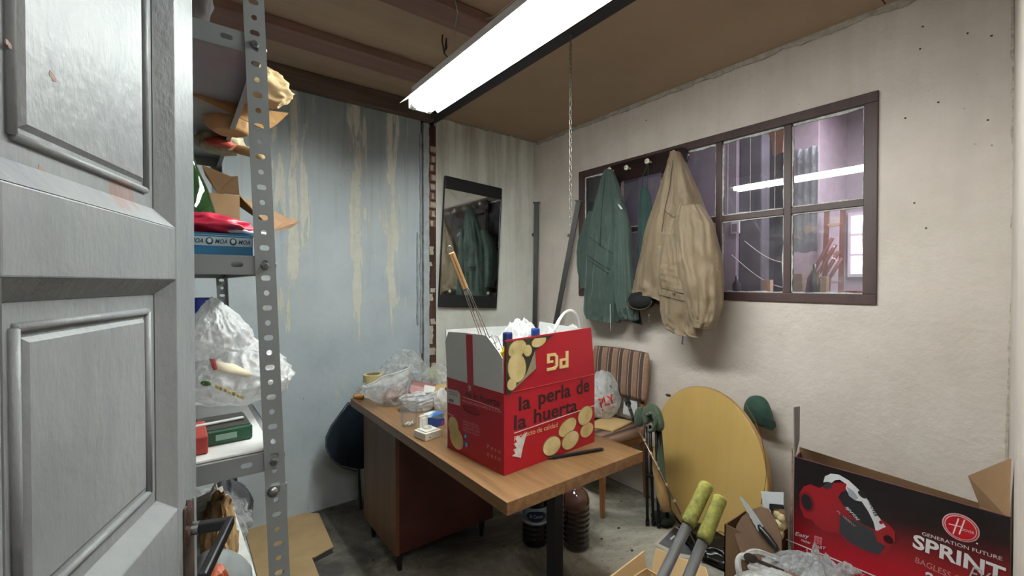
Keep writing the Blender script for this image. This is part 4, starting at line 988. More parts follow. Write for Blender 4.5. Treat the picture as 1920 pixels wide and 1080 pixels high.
o = bag_mb((p.x - .03, 1.60, z), (0.13, 0.26, pin(430, 905, 1.6).z - z), 85, 0.6, 0.15, 5, 1.8).build('dark_tool_bag', M('#2e2e31', 0.5, 0, 0.3, 10, 0.5, 30), smooth=True); tag(o, 'black lumpy bag on the bottom shelf by the white strip', 'bag')
MB_ = MB().tube([pin(396, 925, 1.4), pin(404, 905, 1.4), pin(408, 922, 1.4), pin(402, 945, 1.4)], 0.004, 6).build('wire_loop', M('#b9b7b0', 0.4, 0.6), smooth=True); tag(MB_, 'pale bent wire loop sticking up from the bottom shelf clutter', 'wire')
p = pin(395, 1065, 1.18)
oc = bag_mb((p.x, 1.16, z), (0.15, 0.14, p.z - z + .04), 88, 0.8, 0.1, 4, 1.6).build('grey_cloth_bag', M('#6f7473', 0.6, 0, 0.2, 10, 0.4, 30), smooth=True); tag(oc, 'grey cloth bundle on the bottom shelf below the door handle', 'bundle')
o = MB().lathe([(.022, 0), (.024, .01), (.016, .03), (.004, .034)], (p.x + .005, 1.12, p.z - .02 + .02), 20, (0, -.3, 1), rm=lambda a, z_: 1 + .08 * math.sin(a * 12)).build('ribbed_disc', M('#a5512f', 0.5)); tag(o, 'ribbed rusty orange disc lying on the grey bundle', 'disc')
a_, b_ = pin(421, 930, 1.50), pin(468, 1078, 1.20)
b2 = b_ + (b_ - a_) * 0.5
o = MB().bar(a_, b2, 0.022, 0.006, (1, 0.2, .3)).build('white_strip', M('#c9cdca', 0.5, 0, 0.15, 30), bevel=0.001); tag(o, 'white painted metal strip slanting beside the shelving post', 'metal strip')

# ================================================================== DESK
DX0, DX1, DY0, DY1, DZ = 0.772, 1.425, 1.035, 2.50, 0.75
DW = mat_wood('walnut_laminate', '#644629', '#8c6a47', 1, 1.0, 0.42); DWE = mat_wood('walnut_edge', '#5a412c', '#7c5d43', 1, 1.0, 0.5)
PEDW = mat_wood('pedestal_wood', '#543722', '#6b4930', 2, 0.6, 0.5, 0.7); MAR = M('#47201a', 0.5, 0, 0.2, 6)
dk = thing('desk', 'walnut laminate desk with the red carton standing on it', 'desk', ((DX0 + DX1) / 2, (DY0 + DY1) / 2, 0))
MB().box(DX0, DX1, DY0, DY1, DZ - 0.040, DZ).build('desktop', DW, dk, bevel=0.0015)
MB().box(DX0 + .03, DX1 - .03, DY0 + .03, DY1 - .03, DZ - 0.052, DZ - 0.040).build('subframe', M('#20150f', 0.8), dk)
px0, px1, py0, py1 = 0.822, 1.385, 1.985, 2.43
MB().box(px0 - 0.001, px0 + .018, py0, py1, 0.095, DZ - .053).build('pedestal_front', PEDW, dk, bevel=0.001)
MB().box(px0 + .0185, px1, py0 + .002, py0 + .02, 0.10, DZ - .053).build('pedestal_side', MAR, dk)
MB().box(px0 + .0185, px1, py1 - .02, py1, 0.10, DZ - .053).box(px1 - .018, px1, py0 + .02, py1 - .02, .10, DZ - .053).box(px0 + .0185, px1 - .018, py0 + .02, py1 - .02, .10, .118).build('pedestal_carcass', MAR, dk)
for x in (px0 + .035, px1 - .05):
    for y in (py0 + .04, py1 - .05):
        MB().lathe([(.011, 0), (.019, .098)], (x, y, 0), 14).build('pedestal_foot', M('#14100f', 0.5), dk)
LX_ = at(1041, 1000, 'y', 1.16).x
MB().box(LX_ - .022, LX_ + .022, 1.14, 1.184, 0.03, DZ - .053).build('leg', M('#121214', 0.5, 0.2), dk, bevel=0.003)
MB().box(DX0 + .08, DX1 - .06, 1.14, 1.184, 0.0, 0.03).build('leg_foot', M('#121214', 0.5, 0.2), dk, bevel=0.004)
MB().box(LX_ - .2, LX_ + .2, 1.135, 1.19, DZ - .062, DZ - .053).build('leg_plate', M('#121214', 0.5, 0.2), dk)

# ================================================================== RED CARTON ON THE DESK
BT = math.radians(3.85); BU = V((math.cos(BT), math.sin(BT), 0)); BV = V((-math.sin(BT), math.cos(BT), 0)); BO = V((0.871, 1.184, DZ + .0005))
BW, BD = 0.482, 0.350
_f = Face(BO, BU, V((0, 0, 1)), -BV); BH = (_f.uv(945, 743)[1] + _f.uv(1113, 698)[1]) / 2; print('BH', BH, _f.uv(945, 743), _f.uv(1113, 698), _f.uv(1107, 614), _f.uv(946, 638))
RED = M('#a30e20', 0.42, 0, 0.05, 5); WHT = M('#c4c5c3', 0.6, 0, 0.03); INK = M('#2b1416', 0.5, 0, 0.05); KR2 = M('#a98560', 0.85)
CRM = M('#e0c58c', 0.5, 0, 0.05); REDK = M('#8f0f1a', 0.5, 0, 0.05)
t = NT('printed_potato'); t.col(t.ramp(t.noise(9, 6, .6), [(.3, hx('#a9935c')), (.5, hx('#c9b67e')), (.72, hx('#ddd0a2'))])); t.rough(.5); POT = t.m; POTD = M('#7a6436', .5)
bx = thing('red_carton', 'open red and white potato carton full of bags on the desk', 'box', tuple(BO), BT)
def bp(a, b, z): return BO + BU * a + BV * b + ZZ * z
def bbox_(a0, a1, b0, b1, z0, z1): return MB().obox(bp((a0 + a1) / 2, (b0 + b1) / 2, (z0 + z1) / 2), (BU, BV, ZZ), ((a1 - a0) / 2, (b1 - b0) / 2, (z1 - z0) / 2))
T = .004
bbox_(0, BW, 0, T, 0, BH).build('front_panel', RED, bx); bbox_(0, T, T, BD - T, 0, BH).build('side_panel', RED, bx)
bbox_(BW - T, BW, T, BD - T, 0, BH).build('side_panel', RED, bx); bbox_(0, BW, BD - T, BD, 0, BH).build('back_panel', WHT, bx); bbox_(T, BW - T, T, BD - T, 0, T).build('bottom', KR2, bx)
ff = Face(BO, BU, ZZ, -BV); fs = Face(BO + BV * BD, -BV, ZZ, -BU)      # front (lettered) and left side
# flaps: front flap stands up, leaning slightly
cr = ff.uv(945, 743)[1]
fl = lambda px, py: ff.uv(px, py)
q = [(.0, BH - .0005), (BW, BH - .0005), fl(1107, 614), fl(946, 638)]
fq = [ff.P(a, b) for a, b in q]
MB().prism([fq[0], fq[1], fq[2] - BV * 0.004, fq[3] - BV * 0.004], BV * 0.004).build('front_flap', RED, bx)
MB().tube([ff.P(.002, BH - .001, .0), ff.P(BW - .002, BH - .001, .0)], .0028, 6).build('crease', REDK, bx)
# side flap with its cut corner
sv = lambda px, py: fs.uv(px, py)
sq = [(.002, BH), (BD - .003, BH), sv(942, 672), sv(935, 660), sv(912, 629), sv(873, 624), sv(841, 622), sv(835, 640)]
MB().prism([fs.P(a, b, 0.0004) for a, b in sq], BU * 0.004).build('side_flap', WHT, bx)
fs.poly([sv(877, 720), sv(888, 724), sv(886, 628), sv(874, 627)], 'printed_band', RED, bx, e=.0012, uvs=True)
MB().tube([fs.P(*sv(838, 707), .001), fs.P(*sv(944, 742), .001)], .0012, 6).build('crease', REDK, bx)
zt_ = at(836, 619, 'y', (BO + BV * BD).y).z - BO.z
MB().prism([bp(0.0, BD, BH), bp(BW, BD, BH), bp(BW + .0, BD + .01, zt_ - .008), bp(0.0, BD + .01, zt_)], BV * -.004).build('back_flap', WHT, bx)
MB().prism([bp(BW, .004, BH), bp(BW, BD - .004, BH), bp(BW + .02, BD - .01, BH + .19), bp(BW + .012, .03, BH + .175)], BU * .004).build('side_flap', WHT, bx)
fs.poly([(0, BH - .012), (.0, BH), (BD, BH), (BD, BH - .012)], 'board_edge', RED, bx, uvs=True, e=.0003)
# print on the front
E1 = .0009
ptl = [fl(1002, 641), fl(947, 641), fl(948, 738), fl(958, 735), fl(1003, 690), fl(1001, 652), fl(1034, 632)]
ff.poly([fl(946, 641), fl(1037, 627), fl(1002, 657), fl(1004, 690), fl(953, 739), fl(947, 740)], 'photo_print', M('#2e2a20', 0.5), bx, e=.0055, uvs=True)
ff.poly([fl(1003, 690), fl(1001, 657), fl(985, 700), fl(957, 734)], 'printed_table', M('#8d8168', 0.5), bx, e=.0062, uvs=True)
for cx, cy, a, b, g in ((968, 653, .040, .028, .2), (967, 689, .040, .050, .2), (987, 657, .019, .020, 0), (1008, 640, .036, .018, .2), (956, 660, .012, .014, 0), (957, 720, .020, .020, 0)):
    u0, v0 = fl(cx, cy); pts_ = []
    for k in range(24):
        t_ = 2 * PI * k / 24; x_ = u0 + a * math.cos(t_) * math.cos(g) - b * math.sin(t_) * math.sin(g); y_ = v0 + a * math.cos(t_) * math.sin(g) + b * math.sin(t_) * math.cos(g)
        x_ = max(x_, .006); top_ = fl(970, 637)[1]; y_ = min(y_, top_ - .002)
        pts_.append((x_, y_))
    mx_ = sum(p_[0] for p_ in pts_) / 24; my_ = sum(p_[1] for p_ in pts_) / 24
    ff.poly([(max(.005, mx_ + (p_[0] - mx_) * 1.07), min(top_ - .001, my_ + (p_[1] - my_) * 1.07)) for p_ in pts_], 'printed_outline', POTD, bx, e=.0066 + .0003 * cx / 1000, uvs=True)
    ff.poly(pts_, 'printed_potato', POT, bx, e=.0070 + .0005 * (cy % 7) / 7, uvs=True)
# upside-down monogram
g0 = fl(1024, 690); g1 = fl(1065, 690)
def mono(pts_):
    A0 = fl(1064, 690); A1 = fl(1024, 690); A2 = fl(1062, 660); wu = A1[0] - A0[0]; hv_ = (A2[1] - A0[1])
    ff.poly([(A0[0] + x * wu, A0[1] + .004 + y * hv_ * -1 + hv_) for x, y in pts_], 'monogram', CRM, bx, e=.0056, uvs=True)
# letters drawn upright in 0..1 and turned upside down by mono()
for pts_ in ([(0, 0), (.13, 0), (.13, 1), (0, 1)], [(.13, 1), (.13, .84), (.42, .84), (.42, 1)], [(.42, 1), (.42, .42), (.30, .42), (.30, .84)], [(.13, .42), (.30, .42), (.30, .56), (.13, .56)],
             [(.50, .78), (.50, .22), (.62, .22), (.62, .78)], [(.50, .78), (.62, .78), (.70, .84), (1, .84), (1, 1), (.62, 1)], [(.50, .22), (.62, .22), (.70, .16), (.88, .16), (.88, 0), (.62, 0)],
             [(.88, 0), (1, 0), (1, .55), (.88, .55)], [(.72, .42), (.88, .42), (.88, .55), (.72, .55)]):
    mono(pts_)
for s_, p0_, p1_, p2_ in (('la', (972.7, 771.3), (994.8, 765.5), (972.7, 744.2)), ('perla', (1009.6, 768.7), (1070, 751.4), (1009.6, 732)), ('de', (1081, 741.5), (1105, 734), (1081, 713.5)),
                          ('la', (963.3, 807.2), (986.9, 800.9), (963.3, 779.5)), ('huerta', (1001, 794.6), (1082, 771), (1001, 767.5))):
    ff.text_px(s_, p0_, p1_, p2_, 'lettering', INK, bx, bold=.02)
a0 = fl(964, 813); a1 = fl(1114, 761)
ff.poly([a0, a1, (a1[0], a1[1] + .003), (a0[0], a0[1] + .003)], 'printed_line', M('#d8c8c0', 0.5), bx, e=E1, uvs=True)
ff.text_px('producto de calidad', (964, 828), (1045, 803), (965, 815), 'lettering', CRM, bx, bold=.0)
for cx, cy, a, b, g in ((1064, 801, .055, .030, .28), (1097, 779, .048, .036, .2), (1100, 806, .043, .028, .1), (1069, 825, .052, .033, .15), (1034, 836, .050, .034, .0)):
    e_ = E1 + {1064: .0, 1100: .0004, 1097: .0008, 1069: .0012, 1034: .0016}[cx]
    ff.blob(*fl(cx, cy), a * .97, b * 1.05, 'printed_outline', POTD, bx, g, e_); ff.blob(*fl(cx, cy), a * .92, b * .98, 'printed_potato', POT, bx, g, e_ + .0003)
# torn patch
ts = [(966, 822), (970, 817), (977, 820), (988, 810), (984, 824), (980, 838), (976, 858), (971, 857), (960, 855), (966, 850), (962, 843), (968, 840), (963, 832), (969, 829)]
ff.poly([fl(*p_) for p_ in ts], 'torn_patch', M('#cfcac6', 0.8, 0, 0.2, 40), bx, e=.0014, uvs=True)
# print on the left side
sl = fs
sl.text_px('de la huerta', (873, 744), (937, 763), (873, 731), 'lettering', INK, bx, bold=.01)
a0, a1 = sv(867, 744), sv(938, 769)
sl.poly([a0, a1, (a1[0], a1[1] + .0022), (a0[0], a0[1] + .0022)], 'printed_line', M('#cfa9a6', 0.5), bx, e=E1, uvs=True)
sl.text_px('PATATASGOMEZ.COM', (867, 753), (940, 775), (867, 749), 'lettering', M('#cf9f9c', 0.5), bx)
sl.poly([sv(839, 728), sv(858, 733), sv(863, 739), sv(863, 761), sv(840, 754)], 'label', M('#b9b6b0', 0.6), bx, e=E1, uvs=True)
for k in range(6):
    sl.poly([sv(842 + k * 1.6, 747 + k * .4), sv(842.9 + k * 1.6, 747.2 + k * .4), sv(842.9 + k * 1.6, 752.5 + k * .4), sv(842 + k * 1.6, 752.2 + k * .4)], 'barcode_bar', INK, bx, e=.0013, uvs=True)
for k in range(2): sl.poly([sv(842, 733 + k * 4), sv(858, 737 + k * 4), sv(858, 738.2 + k * 4), sv(842, 734.2 + k * 4)], 'label_line', M('#77736c', 0.6), bx, e=.0013, uvs=True)
a0, a1 = sv(838, 774), sv(850, 780)
sl.poly([a0, a1, (a1[0], a1[1] + .0022), (a0[0], a0[1] + .0022)], 'printed_line', M('#cfa9a6', 0.5), bx, e=E1, uvs=True)
for cx, cy, a, b, g in ((850, 799, .034, .037, .2), (856, 822, .046, .038, -.5)):
    u0, v0 = sv(cx, cy); pts_ = []
    for k in range(24):
        t_ = 2 * PI * k / 24; x_ = u0 + a * math.cos(t_) * math.cos(g) - b * math.sin(t_) * math.sin(g); y_ = v0 + a * math.cos(t_) * math.sin(g) + b * math.sin(t_) * math.cos(g); pts_.append((max(x_, .002), y_))
    sl.poly(pts_, 'printed_potato', POT, bx, e=E1 + (0 if cx == 850 else .0004), uvs=True)
for k, s_ in enumerate(('PRODUCIDO EN', 'EMPRESA CON R.S.I.', 'CONSERVAR EN LUGAR', 'FRESCO Y SECO')):
    sl.text_px(s_, (869, 791 + k * 5.6), (869 + (28, 31, 31, 30)[k], 800.5 + k * 5.9), (869, 787.4 + k * 5.6), 'lettering', M('#c98f8d', 0.5), bx)
sl.blob(*sv(873, 817), .011, .011, 'emblem', M('#2f4a8c', 0.5), bx, e=E1); sl.blob(*sv(873, 818), .005, .006, 'emblem_centre', M('#b9bccf', 0.5), bx, e=.0014)
sl.poly([sv(870, 825), sv(877, 828), sv(877, 839), sv(870, 836)], 'emblem', M('#2f4a8c', 0.5), bx, e=E1, uvs=True); sl.poly([sv(873, 830), sv(876, 831), sv(876, 838), sv(874, 837)], 'emblem_centre', M('#b9bccf', 0.5), bx, e=.0014, uvs=True)
sl.text_px('P e s o', (914, 840), (939, 851), (914, 832), 'lettering', M('#c58b89', 0.5), bx)
sl.text_px('n e t o', (914, 855), (939, 865), (914, 848), 'lettering', M('#c58b89', 0.5), bx)
sl.text_px('12 Kg.', (917, 874), (938, 882), (917, 861), 'lettering', REDK, bx, bold=.01)
# handle cut-out
u0, v0 = sv(884, 768)
pts_ = []
for k in range(20):
    t_ = 2 * PI * k / 20; pts_.append((u0 + .050 * math.copysign(abs(math.cos(t_)) ** .5, math.cos(t_)), v0 + .013 * math.copysign(abs(math.sin(t_)) ** .8, math.sin(t_))))
sl.poly(pts_, 'hand_hole', M('#8a0f19', 0.6), bx, e=.0005, uvs=True)
MB().tube([sl.P(a, b, .0008) for a, b in pts_[9:20]], .0016, 6).build('hand_hole_edge', M('#3a0a0f', 0.7), bx)
u0, v0 = sv(881, 729)
for k, (a, l, w_) in enumerate(((2.0, .024, .004), (.9, .020, .005), (1.5, .030, .004), (-.4, .016, .004), (-2.2, .018, .004), (2.7, .016, .003))):
    x1_, y1_ = u0 + l * math.cos(a), v0 + l * math.sin(a)
    sl.poly([(u0 - w_ * math.sin(a), v0 + w_ * math.cos(a)), (x1_, y1_), (u0 + w_ * math.sin(a), v0 - w_ * math.cos(a))], 'printed_leaf', M('#a9867f', 0.6), bx, e=E1 + k * .0001, uvs=True)
# --- what stands in the carton
def inb(a, b): return bp(a, b, T)
def jug(label, a, b, ztop, r, col, cap):
    p = inb(a, b); h = ztop - p.z; t = thing('oil_bottle', label, 'bottle', tuple(p))
    MB().lathe([(r * .95, 0), (r, .01), (r, h * .62), (r * .8, h * .76), (.019, h * .88), (.016, h * .90)], p, 24).build('bottle_body', M(col, 0.25, 0, 0.03), t, smooth=True)
    MB().lathe([(.0175, h * .90), (.0175, h * .99), (.016, h)], p, 24, rm=lambda a_, z_: 1 + .02 * math.sin(a_ * 24)).build('cap', M(cap, 0.35), t)
pz = at(950, 623, 'y', 1.25).z; c1 = at(951, 628, 'y', 1.245)
loc = Matrix.Rotation(-BT, 3, 'Z') @ (c1 - BO); jug('yellow bottle with a dark blue cap at the front corner of the red carton', loc.x, .055, pz, .038, '#e8cf10', '#1a2f6e')
c1 = at(1011, 622, 'y', 1.30); loc = Matrix.Rotation(-BT, 3, 'Z') @ (c1 - BO); jug('bottle with a blue cap behind the lettered flap of the red carton', loc.x, .12, at(1011, 616, 'y', 1.31).z, .038, '#d9c52a', '#1c3f86')
# yellow pouch showing through the open corner
MB_ = MB().prism([bp(.006, .006, .10), bp(.006, .055, .10), bp(.008, .055, BH + .125), bp(.008, .006, BH + .15)], BU * .035)
tag(MB_.build('yellow_pouch', M('#ecd800', 0.4, 0, 0.04), bevel=0.006), 'bright yellow pack showing in the gap at the corner of the red carton', 'pack')
def filler(name, label, a, b, z0, size, seed, m, **k):
    o = bag_mb(bp(a, b, z0), size, seed, **k).build(name, m, smooth=True); tag(o, label, 'bag'); return o
filler('white_plastic_bag', 'puffed white plastic bag sticking out of the middle of the red carton', .27, .215, .12, (.30, .20, .345), 91, WBAG, top=.6, amp=.26, sub=6, f=2.4)
filler('white_plastic_bag', 'white plastic bag filling the left back of the red carton', .12, .24, .06, (.18, .18, .355), 95, WBAG, top=.6, amp=.2, sub=5)
o = filler('white_plastic_bag', 'white bag with a looped handle at the right end of the red carton', .405, .17, .10, (.13, .22, .345), 97, WBAG, top=.7, amp=.15, sub=5)
hb = [at(1040, 622, 'y', 1.34), at(1046, 602, 'y', 1.34), at(1058, 585, 'y', 1.34), at(1070, 580, 'y', 1.34), at(1080, 586, 'y', 1.34), at(1086, 612, 'y', 1.34), at(1088, 632, 'y', 1.34)]
mb = MB(); rings = []
for i, p in enumerate(hb):
    d_ = (hb[min(i + 1, 6)] - hb[max(i - 1, 0)]).normalized(); u = V((0, 1, 0)); v = d_.cross(u).normalized(); hw_ = .017 if i in (0, 6) else .012
    rings.append([p + u * hw_ * (.7 + .25 * math.sin(i * 2 + k)) * math.cos(2 * PI * k / 10) + v * .006 * math.sin(2 * PI * k / 10) for k in range(10)])
hh_ = mb.loft(rings).build('bag_handle', WBAG, None, smooth=True, sub=2)
hh_.data.transform(Matrix.Translation(-o.location)); hh_.parent = o
# right side: bag hanging over the far flap
o = bag_mb(bp(BW + .045, .16, BH - .06), (.07, .20, .235), 99, .7, .16, 5, 2).build('white_plastic_bag', WBAG, smooth=True); tag(o, 'white plastic bag bulging over the right end of the red carton', 'bag')
# --- barbecue grill tongs with wooden handle
tg = thing('grill_basket', 'wire grill basket with wooden handle sticking up out of the red carton', 'grill basket', tuple(bp(.14, .1, .2)))
W1 = M('#b5b4ae', 0.25, 0.9, 0.05); HW = mat_wood('handle_wood', '#a98051', '#c79d6c', 2, 1, 0.5)
GY = 1.34
P0 = at(846, 474, 'y', GY + .00); P1 = at(873, 541, 'y', GY + .0); P2 = at(907, 628, 'y', GY)
ax = (P0 - P2).normalized(); sx_ = V((0, 1, 0)).cross(ax).normalized() * -1; sx_ = (V((.93, -.36, 0)) - ax * V((.93, -.36, 0)).dot(ax)).normalized(); nn = ax.cross(sx_)
hwid = .0105
MB().obox((P0 + P1) / 2 + sx_ * .0, (ax, sx_, nn), ((P0 - P1).length / 2, hwid, .0075)).build('wooden_handle', HW, tg, bevel=.003)
MB().obox((P0 + P1) / 2 + sx_ * .0, (ax, sx_, nn), ((P0 - P1).length / 2 - .004, .0012, .0082)).build('handle_groove', M('#6d5130', 0.7), tg)
lp_ = [P0 - sx_ * .009]
for k in range(9):
    a_ = PI - PI * k / 8; lp_.append(P0 + ax * (.012 + .013 * math.sin(a_)) + sx_ * .010 * math.cos(a_))
lp_.append(P0 + sx_ * .009); MB().tube(lp_, .0017, 8).build('hanging_loop', W1, tg, smooth=True)
for s in (-1, -.45, .45, 1):
    MB().tube([P1 + sx_ * .008 * s, P1 - ax * .02 + sx_ * .010 * s, P2 + sx_ * .016 * s - ax * .02], .0016, 8).build('shaft_wire', W1, tg, smooth=True)
MB().tube([P1 + sx_ * .012 - ax * .010, P1 - sx_ * .012 - ax * .010, P1 - sx_ * .012 - ax * .018, P1 + sx_ * .012 - ax * .018], .0014, 6).build('cross_wire', W1, tg)
bs = P2 - ax * .01; wid = .045
for k in range(4):
    MB().tube([bs - sx_ * wid * (.6 + .13 * k) - ax * (.008 + .03 * k) + nn * .004, bs + sx_ * wid * (.6 + .13 * k) - ax * (.008 + .03 * k) + nn * .004], .0015, 6).build('grid_wire', W1, tg)
for s in (-1, -.6, -.2, .2, .6, 1):
    MB().tube([bs + sx_ * wid * s * .5 + ax * .006, bs + sx_ * wid * s - ax * .02, bs + sx_ * wid * s - ax * .12], .0015, 6).build('grid_wire', W1, tg, smooth=True)

# ================================================================== THINGS ON THE DESK
def dz(px, py): return at(px, py, 'z', DZ)
z = DZ + .0005
# dark file beside the box
a_, b_ = dz(1036, 861), dz(1129, 845)
d_ = (b_ - a_).normalized(); u_2 = V((0, 0, 1)); pen = thing('metal_file', 'dark steel file lying on the desk in front of the red carton', 'file', tuple(a_))
ln = (b_ - a_).length
MB().obox((a_ + b_) / 2 + ZZ * .0065, (d_, V((-d_.y, d_.x, 0)), ZZ), (ln / 2, .0062, .0055)).build('file_blade', M('#2c2a2b', 0.45, 0.5, 0.3, 60), pen, bevel=.002)
MB().tube([a_ - d_ * .02 + ZZ * .006, a_ + d_ * .02 + ZZ * .0065], [.002, .0055], 10).build('tang', M('#1d1b1c', 0.5, 0.4), pen)
MB().tube([b_ - d_ * .008 + ZZ * .006, b_ + d_ * .003 + ZZ * .006], .0066, 12).build('end_ring', M('#6b5a50', 0.5, 0.4), pen)
# masking tape roll
c_ = dz(708, 722); c_ = V((0.90, 2.42, z))
c_ = at(700, 712, 'z', DZ + .055)
tp = thing('masking_tape', 'roll of yellowish masking tape at the back corner of the desk', 'tape', (c_.x, c_.y, z))
TPM = M('#c6b782', 0.6, 0, 0.06); r_o = .060; h0 = c_.z - .025 - z
o_ = bag_mb((c_.x, c_.y, z), (.13, .13, .06), 103, .95, .1, 4).build('clear_plastic_bag', CLR, smooth=True); tag(o_, 'small flattened clear bag under the masking tape roll', 'bag')
zt_ = z + .045
MB().lathe([(r_o * .66, zt_ - z), (r_o, zt_ - z), (r_o, zt_ - z + .045), (r_o * .66, zt_ - z + .045), (r_o * .66, zt_ - z)], (c_.x, c_.y, z), 36, cap=False).build('tape_roll', TPM, tp, bevel=.001)
MB().lathe([(r_o * .62, zt_ - z), (r_o * .66, zt_ - z), (r_o * .66, zt_ - z + .046), (r_o * .62, zt_ - z + .046), (r_o * .62, zt_ - z)], (c_.x, c_.y, z), 36, cap=False).build('core', M('#8a7a5c', 0.8), tp)
c_ = V((dz(668, 744).x, 2.455, 0))
o = MB().lathe([(.010, 0), (.016, .004), (.017, .03), (.012, .05), (.008, .055)], (c_.x + .02, c_.y, z + .017), 18, (-1, .3, 0)).build('turned_wood', M('#a5763a', 0.45)); tag(o, 'small turned wooden piece at the far left corner of the desk', 'wooden piece')
# big thin bag with open mouth, front left
def place_bag(name, label, pxl, pxr, pyb, pyt, ydep, seed, m, top=.6, amp=.24, sub=5, f=2.0, dd=.8, z0=z):
    c1 = at((pxl + pxr) / 2, pyb, 'z', z0); L = at(pxl, pyb, 'y', c1.y); 
    # lateral size measured square to the view
    k = (c1 - EYE).dot(FW) / F0; wdt = (pxr - pxl) * k; hgt = (pyb - pyt) * k
    o = bag_mb(c1 + V((FW.x, FW.y, 0)).normalized() * wdt * dd * .35, (wdt, wdt * dd, hgt * .92), seed, top, amp, sub, f).build(name, m, smooth=True)
    tag(o, label, 'bag'); return o
o = place_bag('thin_plastic_bag', 'tall puffed clear plastic bag at the back of the desk', 712, 798, 725, 657, 0, 111, CLR, .62, .22, 6, 1.8, .6)
c1 = at(727, 764, 'z', z); k = (c1 - EYE).dot(FW) / F0
ob = thing('open_plastic_bag', 'large open white plastic bag of onions at the left end of the desk', 'bag', tuple(c1))
cb = V((0.915, 2.20, z)); cb = at(735, 762, 'z', z) + V((.03, .06, 0))
open_bag_mb(cb, (.085, .085), (.125, .085), .135, 113, amp=.16, lean=(-.035, .02), fold=.2, tilt=.055).build('bag_film', WBAG2, ob, smooth=True)
mouth = []
for k_ in range(41):
    a = 2 * PI * k_ / 40; d_ = V((math.cos(a), math.sin(a), 2)); kk = 1 + crumple(d_, 113, .16 * 1.5, 1.8)
    mouth.append(cb + V((math.cos(a) * .125 * kk - .035, math.sin(a) * .085 * kk + .02, .135 * (1 + .2 * noise.noise(V((math.cos(a) * 1.3, math.sin(a) * 1.3, 113)))) + .055 * (math.cos(a) * RT.x + math.sin(a) * RT.y))))
MB().tube(mouth, .0035, 6).build('bag_rim', WBAG, ob, smooth=True)
for k_, (a, b) in enumerate(((-.035, -.02), (.03, -.03), (0, .035), (.045, .03))):
    o = MB().lathe([(.004, 0), (.026, .012), (.033, .03), (.026, .05), (.008, .062), (.003, .075)], cb + V((a, b, .004)), 16).build('onion', M('#8a5f4f', 0.4, 0, 0.2, 20), smooth=True); tag(o, 'brown onion inside the open white bag on the desk, ' + ('front left', 'front right', 'back left', 'back right')[k_] + ' of the four', 'onion', 'onions in the open bag')
# pink paper, white card, tan wrapper behind
for name, pts_, zz_, c, lb in (('pink_leaflet', [(770, 738), (806, 741), (796, 727), (768, 723)], .05, '#b98e8c', 'pink printed leaflet lying behind the open bag on the desk'),
                      ('white_card', [(794, 738), (820, 738), (818, 726), (796, 724)], .054, '#e0dfda', 'blank white card lying beside the pink leaflet'),
                      ('tan_wrapper', [(812, 742), (838, 728), (836, 718), (818, 724)], .058, '#a98e62', 'tan wrapper tucked against the red carton on the desk')):
    q = [at(x, y, 'z', z + zz_) for x, y in pts_]; o = MB().prism([V((a.x, a.y, a.z + .006 * (i % 2))) for i, a in enumerate(q)], (0, 0, .002)).build(name, M(c, 0.7, 0, .1, 20)); tag(o, lb, 'paper')
q = [at(x, y, 'z', z + .0) for x, y in ((766, 752), (836, 756), (838, 738), (775, 728))]
o = MB().prism(q, (0, 0, .048)).build('pink_carton', M('#8f5f5b', 0.7, 0, .2, 12), bevel=.002); tag(o, 'low pinkish carton under the leaflets on the desk', 'box')
o = place_bag('green_tinted_bag', 'crumpled clear bag with green contents beside the back of the red carton', 792, 846, 728, 684, 0, 117, CLR, .7, .26, 5, 2.2, .7)
c_ = at(812, 722, 'z', z) + V((.03, .06, 0))
o = MB().ico(c_ + ZZ * .05, (.028, .028, .048), 3, lambda p: 1 + crumple(p, 5, .08)).build('green_pear', M('#a4ad4f', 0.5, 0, .15)); tag(o, 'yellowish green fruit inside the clear bag by the carton', 'fruit')
# small white bag behind jar
c1 = at(790, 775, 'z', z)
sb_ = open_bag_mb(c1 + V((.03, .07, 0)), (.070, .060), (.085, .060), .070, 119, amp=.2, fold=.4).build('small_white_bag', WBAG, smooth=True, thick=.001); tag(sb_, 'small open white bag standing behind the glass on the desk', 'bag')
o = place_bag('orange_printed_bag', 'white bag with orange print squeezed beside the red carton', 812, 842, 772, 728, 0, 121, WBAG, .7, .2, 5, 2.2, .6)
bpy.context.view_layer.update()
# glass tumbler with white beads
c_ = dz(765, 800); c_.z = z; GLS = mat_glass('tumbler_glass', (.96, .97, .97, 1), .14, 0.4, .05)
gt = thing('glass_tumbler', 'clear plastic tumbler holding a few white plugs at the desk edge', 'glass', tuple(c_))
k = (c_ - EYE).dot(FW) / F0
rb, rt2, hg_ = 13.5 * k, 18.5 * k, 50 * k
pr = [(rb * .9, 0), (rb, .003)] + [(rb + (rt2 - rb) * i / 10 * .95 + .0006 * (i % 2), .003 + (hg_ - .003) * i / 10) for i in range(1, 11)]
MB().lathe(pr, c_ + V((.012, .016, 0)), 32, cap=False, rm=lambda a, z_: 1 + .018 * math.sin(a * 14)).build('cup', GLS, gt, smooth=True)
MB().lathe([(rb * .88, .0015), (rb * .88, .003)], c_ + V((.012, .016, 0)), 24).build('cup_base', GLS, gt)
for k_ in range(9):
    a = k_ * 2.4; r_ = rb * .6 * math.sqrt((k_ + .5) / 9)
    o = MB().lathe([(.004, 0), (.0045, .003), (.0028, .005), (.0028, .011)], c_ + V((.012 + r_ * math.cos(a), .016 + r_ * math.sin(a), .006)), 10, (math.cos(a * 3) * .8, math.sin(a * 2) * .8, .5)).build('white_plug', M('#ece7da', 0.5)); tag(o, 'tiny white plug in the bottom of the clear tumbler', 'plug', 'white plugs in the tumbler')
